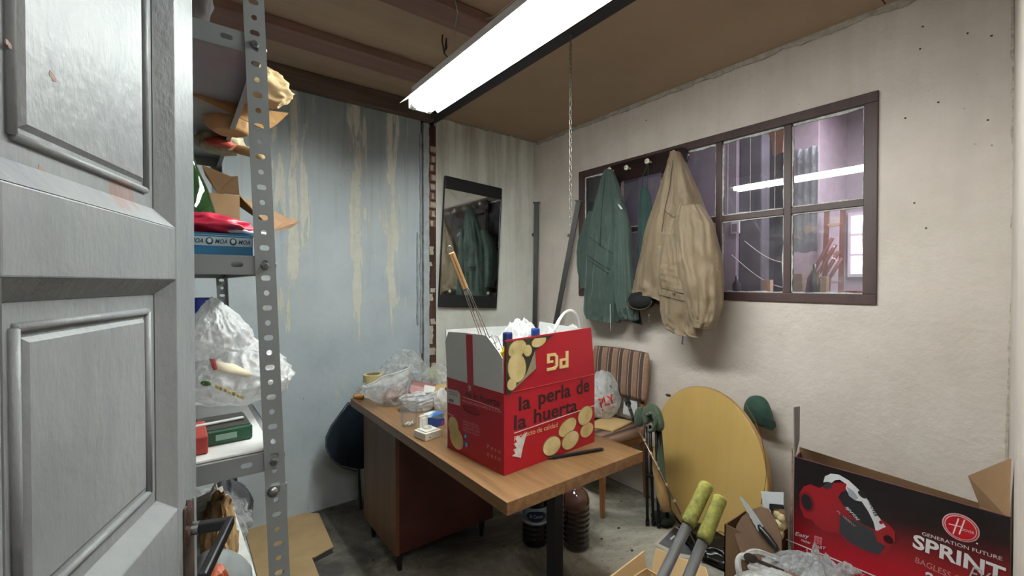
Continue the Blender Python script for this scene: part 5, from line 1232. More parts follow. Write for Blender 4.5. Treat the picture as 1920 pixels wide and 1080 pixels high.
# blue and white carton
A_, B_ = dz(788, 799), dz(836, 806)
e0 = at(786, 768, 'z', z + .055)
c0 = dz(806, 806); u1 = (dz(836, 795) - c0); u1.z = 0; u1 = u1.normalized(); v1 = V((-u1.y, u1.x, 0))
bb2 = MB().obox(c0 + u1 * .045 + v1 * .035 + ZZ * .027, (u1, v1, ZZ), (.045, .035, .027)).build('blue_white_carton', M('#8fa3b8', 0.4, 0, .35, 30), bevel=.002)
fb2 = Face(c0, u1, ZZ, -v1); fb3 = Face(c0 + v1 * .07, -v1, ZZ, -u1)
fb2.poly([(.0, .0), (.09, 0), (.09, .03), (.05, .036), (0, .054)], 'blue_print', M('#2a4f96', 0.4), bb2, uvs=True); fb2.poly([(.06, 0), (.09, 0), (.09, .022), (.07, .02)], 'magenta_print', M('#8d3a86', 0.4), bb2, uvs=True, e=.0012)
tpf = Face(c0 + ZZ * .054, u1, v1, ZZ); tpf.poly([(.01, .0), (.09, 0), (.09, .04), (.05, .03)], 'blue_print', M('#2f66b5', 0.4), bb2, uvs=True); tpf.poly([(.02, .03), (.05, .035), (.08, .066), (.02, .066)], 'white_print', M('#dfe5ea', 0.4), bb2, uvs=True)
fb3.poly([(.035, 0), (.07, 0), (.07, .054), (.045, .045), (.05, .02)], 'blue_print', M('#3560a8', 0.4), bb2, uvs=True)
tag(bb2, 'small blue and white carton beside the tumbler on the desk', 'box')
# white socket box
c0 = dz(812, 822); PLW = M('#e4dfd3', 0.4, 0, .03)
sk = thing('socket_box', 'white surface socket box at the left foot of the red carton', 'socket box', tuple(c0))
u1 = V((math.cos(.18), math.sin(.18), 0)); v1 = V((-u1.y, u1.x, 0)); c0 = dz(814, 824)
def sko(a, b, zc_, ha, hb, hz_): return MB().obox(c0 + u1 * a + v1 * b + ZZ * zc_, (u1, v1, ZZ), (ha, hb, hz_))
sko(.0, .045, .013, .040, .040, .013).build('back_box', PLW, sk, bevel=.003); sko(.0, .045, .0285, .041, .041, .0025).build('frame', PLW, sk, bevel=.002); sko(0, .045, .034, .032, .032, .003).build('cover', M('#efece4', 0.35), sk, bevel=.002)
MB().lathe([(.019, 0), (.019, .008), (.017, .008), (.016, .001)], c0 + v1 * .045 + ZZ * .037, 24, cap=False).build('socket_ring', M('#f0ede6', 0.35), sk)
for s in (-1, 1): MB().lathe([(.0022, 0), (.0022, .001)], c0 + v1 * .045 + u1 * .008 * s + ZZ * .038, 8).build('pin_hole', M('#3a3632', 0.6), sk)
MB().lathe([(.0025, 0), (.0025, .002)], c0 + v1 * .0045 + ZZ * .012 - u1 * .018, 8, -v1).build('screw_hole', M('#4a453e', 0.6), sk)
sw = MB().obox(c0 + u1 * -.004 + v1 * .070 + ZZ * .0625, (u1, v1, ZZ), (.021, .006, .026)).build('white_switch_plate', PLW, bevel=.003); MB().obox(c0 + u1 * -.004 + v1 * .0625 + ZZ * .0625, (u1, v1, ZZ), (.011, .0018, .016)).build('rocker', M('#f3f0ea', 0.3), None, bevel=.001).parent = sw
tag(sw, 'white switch plate standing upright on the socket box', 'switch')


# ================================================================== FOLDED CHAIR BEHIND THE DESK (left)
fc = thing('folding_chair', 'black folding chair with rounded backrest leaning behind the left end of the desk', 'chair', (0.75, 2.68, 0))
FCM = M('#17222b', 0.35, 0, .25, 12)
def fy(px, py): return at(px, py, 'y', 2.66)
out = [(655, 755), (690, 755), (700, 800), (697, 876), (680, 880), (668, 880), (640, 874), (620, 860), (612, 838), (612, 822), (622, 800), (640, 775)]
mb = MB().prism([fy(*p_) for p_ in out], (0, .035, .0)); mb.build('backrest', FCM, fc, bevel=.010, segs=3)
MB().tube([fy(x, y) - V((0, .004, 0)) for x, y in ((652, 757), (638, 776), (621, 800), (611, 824), (611, 838), (619, 860), (640, 876), (668, 883))], .0045, 8).build('edge_piping', M('#3d4a52', 0.3), fc, smooth=True)
FT = M('#8b8d8c', 0.35, 0.7)
MB().tube([fy(668, 860) + V((0, .02, 0)), V((fy(668, 860).x + .02, 2.70, 0.36)), V((fy(680, 985).x + .01, 2.72, 0.0))], .009, 10).build('leg', FT, fc, smooth=True)
MB().tube([fy(700, 860) + V((.1, .03, 0)), V((fy(700, 860).x + .15, 2.74, 0.0))], .009, 10).build('leg', FT, fc, smooth=True)
for k_, (x, y) in enumerate(((622, 805), (625, 862))): pass

# ================================================================== UPHOLSTERED CHAIR
CW = mat_wood('chair_wood', '#6e4628', '#8f6138', 2, 0.8, 0.4)
t = NT('striped_upholstery'); yy = t.sep()[1]
wv = t.math('FRACT', t.math('MULTIPLY', yy, 11.5))
c = t.ramp(wv, [(0.0, hx('#4b3a37')), (0.16, hx('#4f3d38')), (0.18, hx('#a48f7b')), (0.23, hx('#a48f7b')), (0.25, hx('#5a423a')), (0.36, hx('#5d463b')), (0.38, hx('#8c6e58')), (0.78, hx('#957761')), (0.80, hx('#a08a74')), (0.84, hx('#a08a74')), (0.86, hx('#4b3a37'))], 'CONSTANT')
t.col(t.mix(t.ramp(t.noise(60, 4, .6), [(.4, 0.0), (.7, .35)]), c, hx('#5b463c'))); t.rough(.9); t.bump(t.noise(300, 2, .5), .3, .002); STR = t.m
ct = thing('upholstered_chair', 'wooden chair with brown striped upholstery behind the red carton', 'chair', (2.15, 1.90, 0))
cy0, cy1 = 1.685, 2.155; SZ = 0.455
zt_ = at(1222, 664, 'x', 2.36).z; zb_ = at(1205, 752, 'x', 2.36).z
def cush(u, v):
    y = cy0 - .005 + (cy1 - cy0 + .01) * u; zz_ = zb_ + (zt_ - zb_) * v
    return y, zz_
rings = []
for j in range(13):
    v = j / 12; e = (abs(2 * v - 1)) ** 5; ring = []
    for k_ in range(40):
        a = 2 * PI * k_ / 40; ca, sa = math.cos(a), math.sin(a)
        yh = (cy1 - cy0) / 2 * math.copysign(abs(ca) ** .28, ca) * (1 - .05 * e); xh = .026 * math.copysign(abs(sa) ** .5, sa) * (1 - .45 * e)
        bow = .02 * (1 - (yh / ((cy1 - cy0) / 2)) ** 2)
        ring.append(V((2.355 + .03 * v + xh + bow, (cy0 + cy1) / 2 + yh, zb_ + (zt_ - zb_) * v - .006 * (yh / .23) ** 2 * v)))
    rings.append(ring)
MB().loft(rings).build('backrest', STR, ct, smooth=True)
for y in (cy0 + .045, cy1 - .045):
    MB().loft([[V((x + dx, y + dy, zz_)) for dx, dy in ((-.013, -.015), (.013, -.015), (.013, .015), (-.013, .015))] for x, zz_ in ((2.425, 0), (2.385, SZ - .06), (2.375, SZ + .06), (2.40, zb_ + .08))]).build('leg', CW, ct, bevel=.003)
for y in (cy0 + .055, cy1 - .055):
    MB().loft([[V((2.005 + dx * s_, y + dy * s_, zz_)) for dx, dy in ((-.018, -.018), (.018, -.018), (.018, .018), (-.018, .018))] for zz_, s_ in ((0, .6), (SZ - .05, 1.05))]).build('leg', CW, ct, bevel=.004)
MB().box(1.985, 2.40, cy0 + .03, cy0 + .055, SZ - .075, SZ - .02).box(1.985, 2.40, cy1 - .055, cy1 - .03, SZ - .075, SZ - .02).box(1.985, 2.01, cy0 + .055, cy1 - .055, SZ - .075, SZ - .02).build('seat_frame', CW, ct, bevel=.003)
t = NT('striped_seat'); xx = t.sep()[1]; wv = t.math('FRACT', t.math('MULTIPLY', xx, 11.5))
t.col(t.ramp(wv, [(0, hx('#3f2f2b')), (.2, hx('#7d6250')), (.7, hx('#6b5040')), (.85, hx('#4a3730'))], 'CONSTANT')); t.rough(.9)
rings = []
for j in range(7):
    v = j / 6; e = abs(2 * v - 1) ** 3
    rings.append([V((2.19 + .225 * math.copysign(abs(math.cos(a)) ** .3, math.cos(a)) * (1 - .04 * e), (cy0 + cy1) / 2 + .235 * math.copysign(abs(math.sin(a)) ** .3, math.sin(a)) * (1 - .04 * e), SZ - .022 + .055 * v)) for a in [2 * PI * k_ / 48 for k_ in range(48)]])
MB().loft(rings).build('seat', t.m, ct, smooth=True)
zs = SZ + .034
# board on the seat
q = [at(1186, 789, 'z', zs + .016), at(1150, 806, 'z', zs + .016), at(1100, 795, 'z', zs + .016)]
q.append(q[0] + (q[2] - q[1])); q = [q[1], q[0], q[3], q[2]]
o = MB().prism([V((a.x, a.y, zs + .001)) for a in q], (0, 0, .015)).build('wooden_board', M('#c7a876', 0.6, 0, .08, 6), bevel=.004); tag(o, 'pale wooden board lying on the seat of the striped chair', 'board')
cb = (q[0] + q[2]) / 2; cb.z = zs + .017
cbp = at(1138, 784, 'z', zs + .017) + V((.02, .05, 0))
sbg = thing('lettered_bag', 'rounded white plastic bag with red lettering on the striped chair', 'bag', tuple(cbp)); kq = (cbp - EYE).dot(FW) / F0
sb1 = bag_mb(cbp, (66 * kq, .19, 82 * kq), 131, .74, .16, 6, 1.5).build('bag_body', WBAG, sbg, smooth=True)
bpy.context.view_layer.update()
def letters_on(o, parent, txt, x0, y0, x1, y1, h, m):
    """raised print wrapped on a bag: letters laid out square to the viewer's side and pressed on its surface"""
    fc_ = Face(EYE + FW * 1.0, RT, UP, -FW); tmp = fc_.text_px(txt, (x0, y0), (x1, y1), (x0, y0 - h), 'lettering', m, None, bold=.03)
    top = o
    while top.parent: top = top.parent
    inv = Matrix.Translation(top.location).inverted(); ok_all = True
    bmm = bmesh.new(); bmm.from_mesh(tmp.data); bmesh.ops.subdivide_edges(bmm, edges=bmm.edges, cuts=1); bmm.to_mesh(tmp.data); bmm.free()
    for vv in tmp.data.vertices:
        d_ = (vv.co - EYE).normalized(); ok, loc_, n_, _ = o.ray_cast(inv @ EYE, d_)
        if ok: vv.co = loc_ - d_ * .0025
        else: ok_all = False
    if not ok_all: bpy.data.objects.remove(tmp); return
    tmp.parent = parent
letters_on(sb1, sbg, 'PLY', 1127, 765, 1155, 755, 19, M('#c02a2a', 0.4))
stick_on(sb1, [(1128, 768), (1152, 760), (1150, 765), (1132, 775)], 'red_print', M('#c02a2a', 0.4), sbg, .003)
stick_on(sb1, [(1120, 724), (1146, 722), (1148, 728), (1120, 731)], 'grey_print', M('#8f9a96', 0.4), sbg, .003)
# black scope-like lamp and white paper behind
a_, b_ = at(1176, 752, 'x', 2.22), at(1188, 786, 'x', 2.10)
tr_ = thing('black_torch', 'small black torch lying against the bag on the striped chair', 'torch', tuple(b_))
MB().tube([a_ + (a_ - b_) * .05, a_ - (a_ - b_) * .18], .018, 16).build('torch_head', M('#1b1a1c', 0.4), tr_, bevel=.002); MB().tube([a_ - (a_ - b_) * .18, b_], .010, 12).build('torch_body', M('#242124', 0.4), tr_)
MB().tube([a_ - (a_ - b_) * .45, a_ - (a_ - b_) * .52], .012, 12).build('torch_ring', M('#8c8a88', 0.3, .8), tr_)
q = [at(1168, 776, 'x', 2.335), at(1196, 782, 'x', 2.335), at(1194, 753, 'x', 2.335), at(1170, 748, 'x', 2.335)]
o = MB().prism(q, (.002, 0, 0)).build('white_paper', M('#c9ccd2', 0.7)); tag(o, 'white paper propped on the seat against the chair back', 'paper')

# ================================================================== WATER JUGS UNDER THE DESK
def big_jug(name, label, px, pyb, r, h, liquid, lab):
    p = at(px, pyb - 12, 'z', 0.0); t_ = thing(name, label, 'bottle', (p.x, p.y, 0))
    prof = [(r * .9, 0), (r, .015)]; n_ = 7
    for k_ in range(n_ * 6 + 1):
        zz_ = .03 + (h * .66 - .03) * k_ / (n_ * 6); prof.append((r * (1 - .05 * (0.5 + 0.5 * math.cos(2 * PI * k_ / 6))), zz_))
    prof += [(r * .99, h * .70), (r * .97, h * .77), (r * .86, h * .84), (r * .62, h * .89), (.028, h * .93), (.022, h * .94), (.022, h)]
    MB().lathe(prof, p, 32).build('bottle_body', liquid, t_, smooth=True)
    MB().lathe([(.024, h * .985), (.024, h * 1.03), (.022, h * 1.035)], p, 20).build('cap', M('#27427a', 0.4), t_)
    return t_, p, r
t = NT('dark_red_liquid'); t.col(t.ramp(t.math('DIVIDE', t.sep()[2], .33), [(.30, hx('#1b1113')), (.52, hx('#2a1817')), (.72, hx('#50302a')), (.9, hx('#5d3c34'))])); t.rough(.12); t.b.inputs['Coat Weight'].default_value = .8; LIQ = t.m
t = NT('dark_blue_plastic'); t.col(hx('#10131c')); t.rough(.2); t.b.inputs['Coat Weight'].default_value = .5; LIQ2 = t.m
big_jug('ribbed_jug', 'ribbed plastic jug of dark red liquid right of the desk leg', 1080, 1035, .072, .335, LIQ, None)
jt2, jp, jr = big_jug('labelled_jug', 'dark jug with a blue and white label left of the desk leg', 1004, 1027, .072, .32, LIQ2, None)
fdir = -V((FW.x, FW.y, 0)).normalized(); fside = V((RT.x, RT.y, 0))
def wrapj(a, zz_, rr): return jp + (fdir * math.cos(a) + fside * math.sin(a)) * rr + ZZ * zz_
def arc(a0, a1, z0, z1, rr, name, m):
    mb = MB().grid(lambda u, v: wrapj(a0 + (a1 - a0) * u, z0 + (z1 - z0) * v, rr), 16, 1); mb.build(name, m, jt2, smooth=True, thick=.0006)
arc(-1.3, 1.3, .125, .215, jr + .001, 'label', M('#8496a8', 0.4, 0, .15, 14)); 
pts_ = [wrapj(.75 * math.cos(a), .172 + .028 * math.sin(a), jr + .0018) for a in [2 * PI * k_ / 28 for k_ in range(28)]]
mb = MB(); c_ = wrapj(0, .172, jr + .0030); mb.add([c_] + pts_, [(0, 1 + i, 1 + (i + 1) % 28) for i in range(28)]); 
mb2 = MB().grid(lambda u, v: wrapj(.75 * (2 * u - 1), .172 + .028 * (2 * v - 1) * math.sqrt(max(0, 1 - (2 * u - 1) ** 2)), jr + .0022), 24, 2); mb2.build('blue_oval', M('#16264f', 0.4), jt2, smooth=True)
arc(-1.3, 1.3, .125, .140, jr + .0014, 'white_wave', M('#b7c2cc', 0.4))
fj = Face(jp + fdir * (jr + .004), fside, ZZ, fdir)
tmp = fj.text('El Cavon', -.034, .164, .068, .018, 'lettering', M('#c3cbd6', 0.4), jt2, shear=.2)
inv0 = V(jt2.location)
for vv in tmp.data.vertices:
    p = vv.co + inv0 - jp; a = (p.dot(fside)) / jr; vv.co = wrapj(a, p.z, jr + .0032) - inv0
# dark crate / bag far behind under the desk
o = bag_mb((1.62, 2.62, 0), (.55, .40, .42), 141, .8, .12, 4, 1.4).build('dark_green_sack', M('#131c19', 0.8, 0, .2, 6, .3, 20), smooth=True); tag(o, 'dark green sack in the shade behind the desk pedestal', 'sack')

# ================================================================== ROUND TABLE TOP
TC = V((2.262, 1.2985, 0)); TR_ = .4098; PHI = .3038; TH = .1006
tn = V((-math.cos(PHI), math.sin(PHI), 0)); th_ = V((math.sin(PHI), math.cos(PHI), 0)); tv = ZZ * math.cos(TH) - tn * math.sin(TH); tn2 = th_.cross(tv); tn2 = tn2 if tn2.dot(tn) > 0 else -tn2
tcn = TC + tv * TR_
t = NT('varnished_yellow_board')
c = t.ramp(t.noise(1.3, 5, .6, t.pos((1, 1, .35))), [(.3, hx('#bf9c55')), (.5, hx('#cba863')), (.7, hx('#d6b676'))])
c = t.mix(t.ramp(t.noise(3, 3, .5, t.pos((6, 6, .2))), [(.5, 0.0), (.8, .35)]), c, hx('#b79a5a')); t.col(c); t.rough(.42); t.bump(t.noise(160, 2, .5), .12, .001); YB_ = t.m
rt_ = thing('round_table_top', 'round yellow wooden table top leaning on edge against the white wall', 'table top', tuple(TC))
TK = .030
MB().lathe([(TR_ - .006, -TK), (TR_, -TK + .005), (TR_, -.003), (TR_ - .003, 0)], tcn, 96, tn2).build('edge_band', mat_wood('edge_band_wood', '#94703f', '#ab8750', 2, .5, .5), rt_, smooth=False)
MB().lathe([(TR_ - .0035, 0), (TR_ - .0035, .0008)], tcn, 96, tn2).build('top_board', YB_, rt_)
# worn line that runs inside the rim, with chips
def tpx(px, py): return onp(px, py, tcn + tn2 * .0010, tn2)
arcp = [tpx(x, y) for x, y in ((1399, 760), (1415, 787), (1428, 822), (1435, 858), (1437, 890), (1434, 915), (1427, 945))]
MB().tube(arcp, .0016, 6).build('crack', M('#6d4820', .8), rt_, smooth=True)
MB().tube([tpx(x, y) for x, y in ((1334, 1000), (1350, 996), (1358, 1000), (1372, 994), (1380, 996))], .0016, 6).build('crack', M('#6d4820', .8), rt_)
MB().ico(tpx(1253, 741), (.004, .016, .008), 2, lambda p: 1 + crumple(p, 3, .3)).build('edge_chip', M('#4b341c', .9), rt_)
# green cap hanging behind the table edge
cpn = thing('baseball_cap', 'dark green cap caught between the round table top and the wall', 'cap', tuple(at(1430, 790, 'x', 2.40)))
CAPM = mat_fabric('cap_green', '#15342a', '#21493b', 8, .2)
def cx_(px, py, x=2.40): return at(px, py, 'x', x)
outl = [(1399, 748), (1408, 741), (1420, 739), (1433, 742), (1443, 752), (1450, 772), (1455, 792), (1451, 801), (1440, 803), (1430, 800), (1404, 792), (1392, 768)]
cc_ = sum((cx_(*p_) for p_ in outl), V()) / len(outl); rings = []
for j in range(7):
    f_ = math.cos(j / 6 * PI / 2 * .97); x_ = -.052 * math.sin(j / 6 * PI / 2)
    rings.append([cc_ + (cx_(*p_) - cc_) * (f_ * .9 + .1) + V((x_ + .004 * noise.noise(V((i * .7, j * .6, 3))), 0, 0)) for i, p_ in enumerate(outl)])
MB().loft(rings).build('crown', CAPM, cpn, smooth=True, sub=2)
MB().prism([cx_(1426, 782, 2.35), cx_(1453, 790, 2.35), cx_(1455, 800, 2.35), cx_(1447, 808, 2.35), cx_(1434, 803, 2.35)], (.004, 0, 0)).build('peak', M('#12281f', .7), cpn, bevel=.001)

# ================================================================== FOLDED CAMP STOOL
st = thing('camp_stool', 'folded camp stool with green cloth seat and black legs by the striped chair', 'stool', tuple(at(1225, 975, 'z', 0)))
def sp(px, py, x): return at(px, py, 'x', x)
BL = M('#15161a', .4, .3)
base = at(1222, 984, 'z', 0.01)
tops = [(1211, 800), (1219, 798), (1230, 800), (1238, 806)]; bots = [(1214, 984), (1225, 984), (1235, 988), (1252, 984)]
for k_, (a, b) in enumerate(zip(tops, bots)):
    p1_ = sp(*a, 2.12); p0_ = at(*b, 'z', .008); MB().tube([p0_, p1_], .0085, 10).build('leg', BL, st, smooth=True)
    MB().tube([p0_, p0_ + (p1_ - p0_).normalized() * .03], .011, 10).build('foot_cap', BL, st)
jn = sp(1222, 892, 2.14); MB().box(jn.x - .02, jn.x + .02, jn.y - .022, jn.y + .022, jn.z - .008, jn.z + .008).build('joint', BL, st, bevel=.003)
OLV = mat_fabric('olive_cloth', '#33402f', '#4a5942', 10, .2); TAN = mat_fabric('tan_canvas', '#7d5f34', '#97763f', 6, .2)
def drape(pts_, x0, thick, seed, name, m, xs=0):
    cc_ = sum((sp(*p_, x0) for p_ in pts_), V()) / len(pts_); rings = []
    n_ = len(pts_)
    for j in range(9):
        s_ = -1 + 2 * j / 8; f_ = max(.05, (1 - abs(s_) ** 3)) ** .5
        rings.append([cc_ + (sp(*p_, x0) - cc_) * f_ + V((-s_ * thick * -1 + .006 * noise.noise(V((i * .8, s_ * 1.5, seed))), 0, 0)) for i, p_ in enumerate(pts_)])
    return MB().loft(rings).build(name, m, st, smooth=True, sub=1)
drape([(1190, 772), (1196, 762), (1205, 761), (1208, 775), (1206, 798), (1198, 802), (1190, 795)], 2.10, .02, 3, 'seat_cloth', OLV)
drape([(1204, 765), (1214, 757), (1226, 757), (1236, 765), (1243, 785), (1246, 803), (1240, 811), (1231, 806), (1226, 790), (1220, 778), (1214, 800), (1206, 795)], 2.09, .03, 5, 'seat_cloth', OLV)
mb = MB().tube([sp(1214, 778, 2.05), sp(1222, 775, 2.045), sp(1229, 786, 2.045), sp(1226, 806, 2.05), sp(1217, 808, 2.06)], .011, 8); mb.build('carry_strap', OLV, st, smooth=True)
MB().lathe([(.001, 0), (.007, .002), (.007, .004), (.001, .005)], sp(1220, 774, 2.03), 12, (-1, 0, 0)).build('snap_button', M('#8d9a86', .4, .3), st)
MB().loft([[sp(x + dx, y, 2.13 + o_) for dx, o_ in ((-w_, 0), (w_, 0), (w_, .01), (-w_, .01))] for x, y, w_ in ((1234, 806, 5), (1237, 850, 6), (1243, 900, 6), (1252, 935, 6), (1254, 960, 5))]).build('webbing_strap', OLV, st, sub=0)
MB().tube([sp(1229, 838, 2.16), sp(1234, 880, 2.15), sp(1243, 930, 2.12), sp(1250, 960, 2.10)], [.018, .032, .034, .026], 14).build('canvas_roll', TAN, st, smooth=True)
MB().ico(at(1243, 972, 'z', .03), (.05, .06, .03), 3, lambda p: 1 + crumple(p, 7, .25)).build('canvas_end', M('#222823', .8), st, smooth=True)
# telescopic rod
a_, b_ = at(1195, 800, 'x', 2.06), at(1320, 1052, 'z', 0.01)
rd = thing('telescopic_rod', 'thin telescopic metal rod leaning before the camp stool and round table top', 'rod', tuple(b_))
MB().tube([a_, a_ + (b_ - a_) * .5, b_], [.0065, .0052, .004], 10).build('rod', M('#8a6f63', .3, .8), rd, smooth=True)
dd_ = (b_ - a_).normalized()
for f_ in (.10, .21, .33, .45, .57, .68): 
    p = a_ + (b_ - a_) * f_; MB().tube([p, p + dd_ * .014], .0095, 12).build('ring', M('#c4b6a8', .3, .8), rd)
p = a_ + (b_ - a_) * .93; MB().tube([p, b_], .009, 10).build('tip', M('#1d1e22', .5), rd)

# ================================================================== FLOOR THINGS
def fl_(px, py, z_=0.0): return at(px, py, 'z', z_)
# printed picture sheet
q = [fl_(1226, 1022, .002), fl_(1262, 984, .002), fl_(1300, 1008, .002), fl_(1330, 1022, .002), fl_(1300, 1050, .002), fl_(1268, 1044, .002)]
pic = MB().prism(q, (0, 0, .003)).build('picture_sheet', M('#b9b5ab', .8, 0, .1, 20)); 
q2 = [q[0].lerp(q[2], .12), q[1].lerp(q[4], .10), q[2].lerp(q[0], .06), q[3].lerp(q[0], .08), q[4].lerp(q[1], .10), q[5].lerp(q[2], .15)]
MB().prism([V((a.x, a.y, .0052)) for a in q2], (0, 0, .0008)).build('printed_picture', M('#5c5d60', .5, 0, .45, 14), None)
o = bpy.data.objects['printed_picture']; o.parent = pic
for k_, pts_ in enumerate(([(1256, 1010), (1264, 1003), (1266, 1006), (1258, 1013)], [(1268, 1002), (1273, 999), (1272, 1003)])):
    MB().prism([fl_(x, y, .0062) for x, y in pts_], (0, 0, .0006)).build('printed_mark', M('#c9c9c9', .5), None); bpy.data.objects['printed_mark' if k_ == 0 else 'printed_mark.001'].parent = pic
tag(pic, 'black and white picture sheet lying on the floor below the round table top', 'picture')
o = MB().prism([fl_(1300, 1048, .006), fl_(1318, 1020, .006), fl_(1332, 1024, .006), fl_(1322, 1046, .006)], (0, 0, .02)).build('paper_wad', M('#9ca098', .8, 0, .2, 20), bevel=.003); tag(o, 'small grey folded paper at the corner of the picture sheet', 'paper')
# black plastic under the table top
p = fl_(1362, 1052, .0)
o = bag_mb(p + V((.06, .02, 0)), (.30, .42, .10), 151, .8, .25, 5, 2.2).build('black_plastic', M('#0f0f10', .28, 0, .1, 10, .6, 30), smooth=True); tag(o, 'crumpled black plastic on the floor at the foot of the round table top', 'plastic')
# cardboard sheets on the floor, left
CB = M('#a58a63', .85, 0, .15, 5, .2, 40)
for k_, (pts_, lb, z_) in enumerate((([(560, 964), (598, 964), (625, 1026), (590, 1046), (430, 1085), (400, 1010)], 'brown cardboard sheet on the floor along the blue wall', .004),
                      ([(380, 1060), (583, 1043), (600, 1085), (620, 1180), (360, 1180)], 'lighter cardboard sheet lapping over the first at the shelf foot', .012))):
    q = [fl_(x, y, z_) for x, y in pts_]; o = MB().prism(q, (0, 0, .006)).build('cardboard_sheet', CB); tag(o, lb, 'cardboard')
o = MB().prism([fl_(585, 1046, .0005), fl_(622, 1030, .0005), fl_(625, 1036, .0005), fl_(590, 1054, .0005)], (0, 0, .003)).build('dark_offcut', M('#1a1715', .9)); tag(o, 'thin black offcut along the edge of the cardboard on the floor', 'offcut')
for k_, (px, py, s_) in enumerate(((870, 1008, .012), (945, 1024, .007), (1160, 990, .008), (1165, 940, .006), (1128, 1010, .006), (1185, 1032, .007), (700, 1050, .007))):
    o = MB().ico(fl_(px, py, s_ * .3), (s_, s_ * .8, s_ * .35), 2, lambda p: 1 + crumple(p, k_, .35)).build('debris', M('#3b3027', .9)); tag(o, 'small dark crumb of debris on the dusty floor', 'debris', 'crumbs of debris on the dusty floor')

# ================================================================== CARTON WITH LOPPERS (bottom centre)
cx0, cx1, cy0_, cy1_, ch_ = .93, 1.24, .60, .885, .45
cs = thing('floor_carton', 'open tan cardboard carton holding the yellow gripped loppers', 'box', ((cx0 + cx1) / 2, (cy0_ + cy1_) / 2, 0))
CBL = M('#bb9d72', .85, 0, .08, 6, .15, 40)
for (a, b, c_, d_) in ((cx0, cx1, cy0_, cy0_ + .004), (cx0, cx1, cy1_ - .004, cy1_), (cx0, cx0 + .004, cy0_ + .004, cy1_ - .004), (cx1 - .004, cx1, cy0_ + .004, cy1_ - .004)):
    MB().box(a, b, c_, d_, 0, ch_).build('side', CBL, cs)
MB().box(cx0, cx1, cy0_, cy1_, 0, .004).build('bottom', CBL, cs)
def pl(px, py, n_, O_): return onp(px, py, O_, n_)
n1 = V((0, -1, .25)).normalized()
q = [V((cx0, cy1_, ch_)), V((cx0 + .13, cy1_, ch_)), pl(1212, 1072, n1, V((cx0, cy1_, ch_))), pl(1208, 1034, n1, V((cx0, cy1_, ch_))), pl(1150, 1068, n1, V((cx0, cy1_, ch_)))]
q = [pl(1135, 1090, n1, V((cx0, cy1_, ch_))), pl(1213, 1090, n1, V((cx0, cy1_, ch_))), q[2], q[3]]
MB().prism(q, (0, .004, .001)).build('flap', CBL, cs)
n2 = V((-1, 0, .5)).normalized(); O2 = V((cx1, cy1_ - .02, ch_))
q = [pl(1218, 1092, n2, O2), pl(1229, 1029, n2, O2), pl(1262, 1042, n2, O2), pl(1322, 1066, n2, O2), pl(1330, 1092, n2, O2)]
MB().prism(q, (.003, 0, .003)).build('flap', CBL, cs)
GRIP = NT('yellow_green_foam'); GRIP.col(GRIP.ramp(GRIP.noise(55, 5, .7), [(.3, hx('#525122')), (.5, hx('#6f6d2b')), (.7, hx('#8a873a'))])); GRIP.rough(.8); GRIP.bump(GRIP.noise(120, 4, .6), .5, .003)
ALU = M('#8f9091', .36, .85, .08, 20)
lo = thing('loppers', 'long loppers with yellow green foam grips standing in the floor carton', 'loppers', (1.0, .74, .02))
for (tx, ty), (mx, my), (ex, ey), dpt in (((1326, 907), (1289, 984), (1255, 1080), 1.17), ((1351, 932), (1318, 1014), (1283, 1080), 1.14)):
    P_ = dep(tx, ty, dpt); Q_ = dep(mx, my, dpt - .055); d_ = (Q_ - P_).normalized()
    E_ = P_ + d_ * (.92 * (P_.z - .03) / -d_.z if d_.z < 0 else .7)
    MB().tube([P_ + d_ * .003, P_ + d_ * .010, P_ + d_ * .03, P_ + d_ * .10, Q_ - d_ * .012, Q_], [.0165, .0185, .0175, .0178, .0182, .0165], 20).build('grip', GRIP.m, lo, smooth=True)
    MB().lathe([(.0165, 0), (.012, .003), (.002, .004)], P_ + d_ * .003, 20, -d_).build('grip_end', M('#c9c05a', .7), lo)
    MB().tube([Q_ - d_ * .01, E_], .0125, 16).build('tube_handle', ALU, lo, smooth=True)
    lastE = E_

# ================================================================== VACUUM CLEANER CARTON
HX0, HX1, HY0, HY1, HZ0 = 1.80, 2.09, .135, .648, .395
fh = Face((HX0, HY1, HZ0), (0, -1, 0), ZZ, (-1, 0, 0))
ztop = at(1493, 856, 'x', HX0).z; ztr = at(1905, 976, 'x', HX0).z
HY1 = at(1489, 900, 'x', HX0).y; HY0 = max(at(1907, 1000, 'x', HX0).y, .122); fh = Face((HX0, HY1, HZ0), (0, -1, 0), ZZ, (-1, 0, 0))
ztop = (ztop + ztr) / 2
hb = thing('vacuum_carton', 'open black and red vacuum cleaner carton in the right corner', 'box', ((HX0 + HX1) / 2, (HY0 + HY1) / 2, HZ0))
t = NT('printed_black_red'); zz_ = t.sep()[2]; gz = t.math('ADD', zz_, t.math('MULTIPLY', t.sep()[1], .16)); c = t.ramp(t.math('MULTIPLY', gz, 2.6), [(.0, hx('#b01527')), (.28, hx('#96131f')), (.55, hx('#4a1218')), (.66, hx('#1f1718')), (.95, hx('#19171a'))]); t.col(c); t.rough(.3); HPR = t.m
HK = M('#9c7a57', .85, 0, .08, 6, .15, 40); HKD = M('#6d5237', .9, 0, .1, 6)
W4 = .004
MB().box(HX0, HX0 + W4, HY0, HY1, HZ0, ztop).build('front_panel', HPR, hb)
zb1, zb2 = at(1498, 838, 'x', HX1).z, at(1840, 945, 'x', HX1).z                # the carton stands squashed to a parallelogram
YBL, YBR = at(1499, 838, 'x', HX1).y, at(1840, 945, 'x', HX1).y
def endp(ya, yb, off): return [V((HX0 + W4, ya, HZ0)), V((HX1, yb, HZ0)), V((HX1, yb, min(ztop, zb2 + .01))), V((HX0 + W4, ya, ztop))]
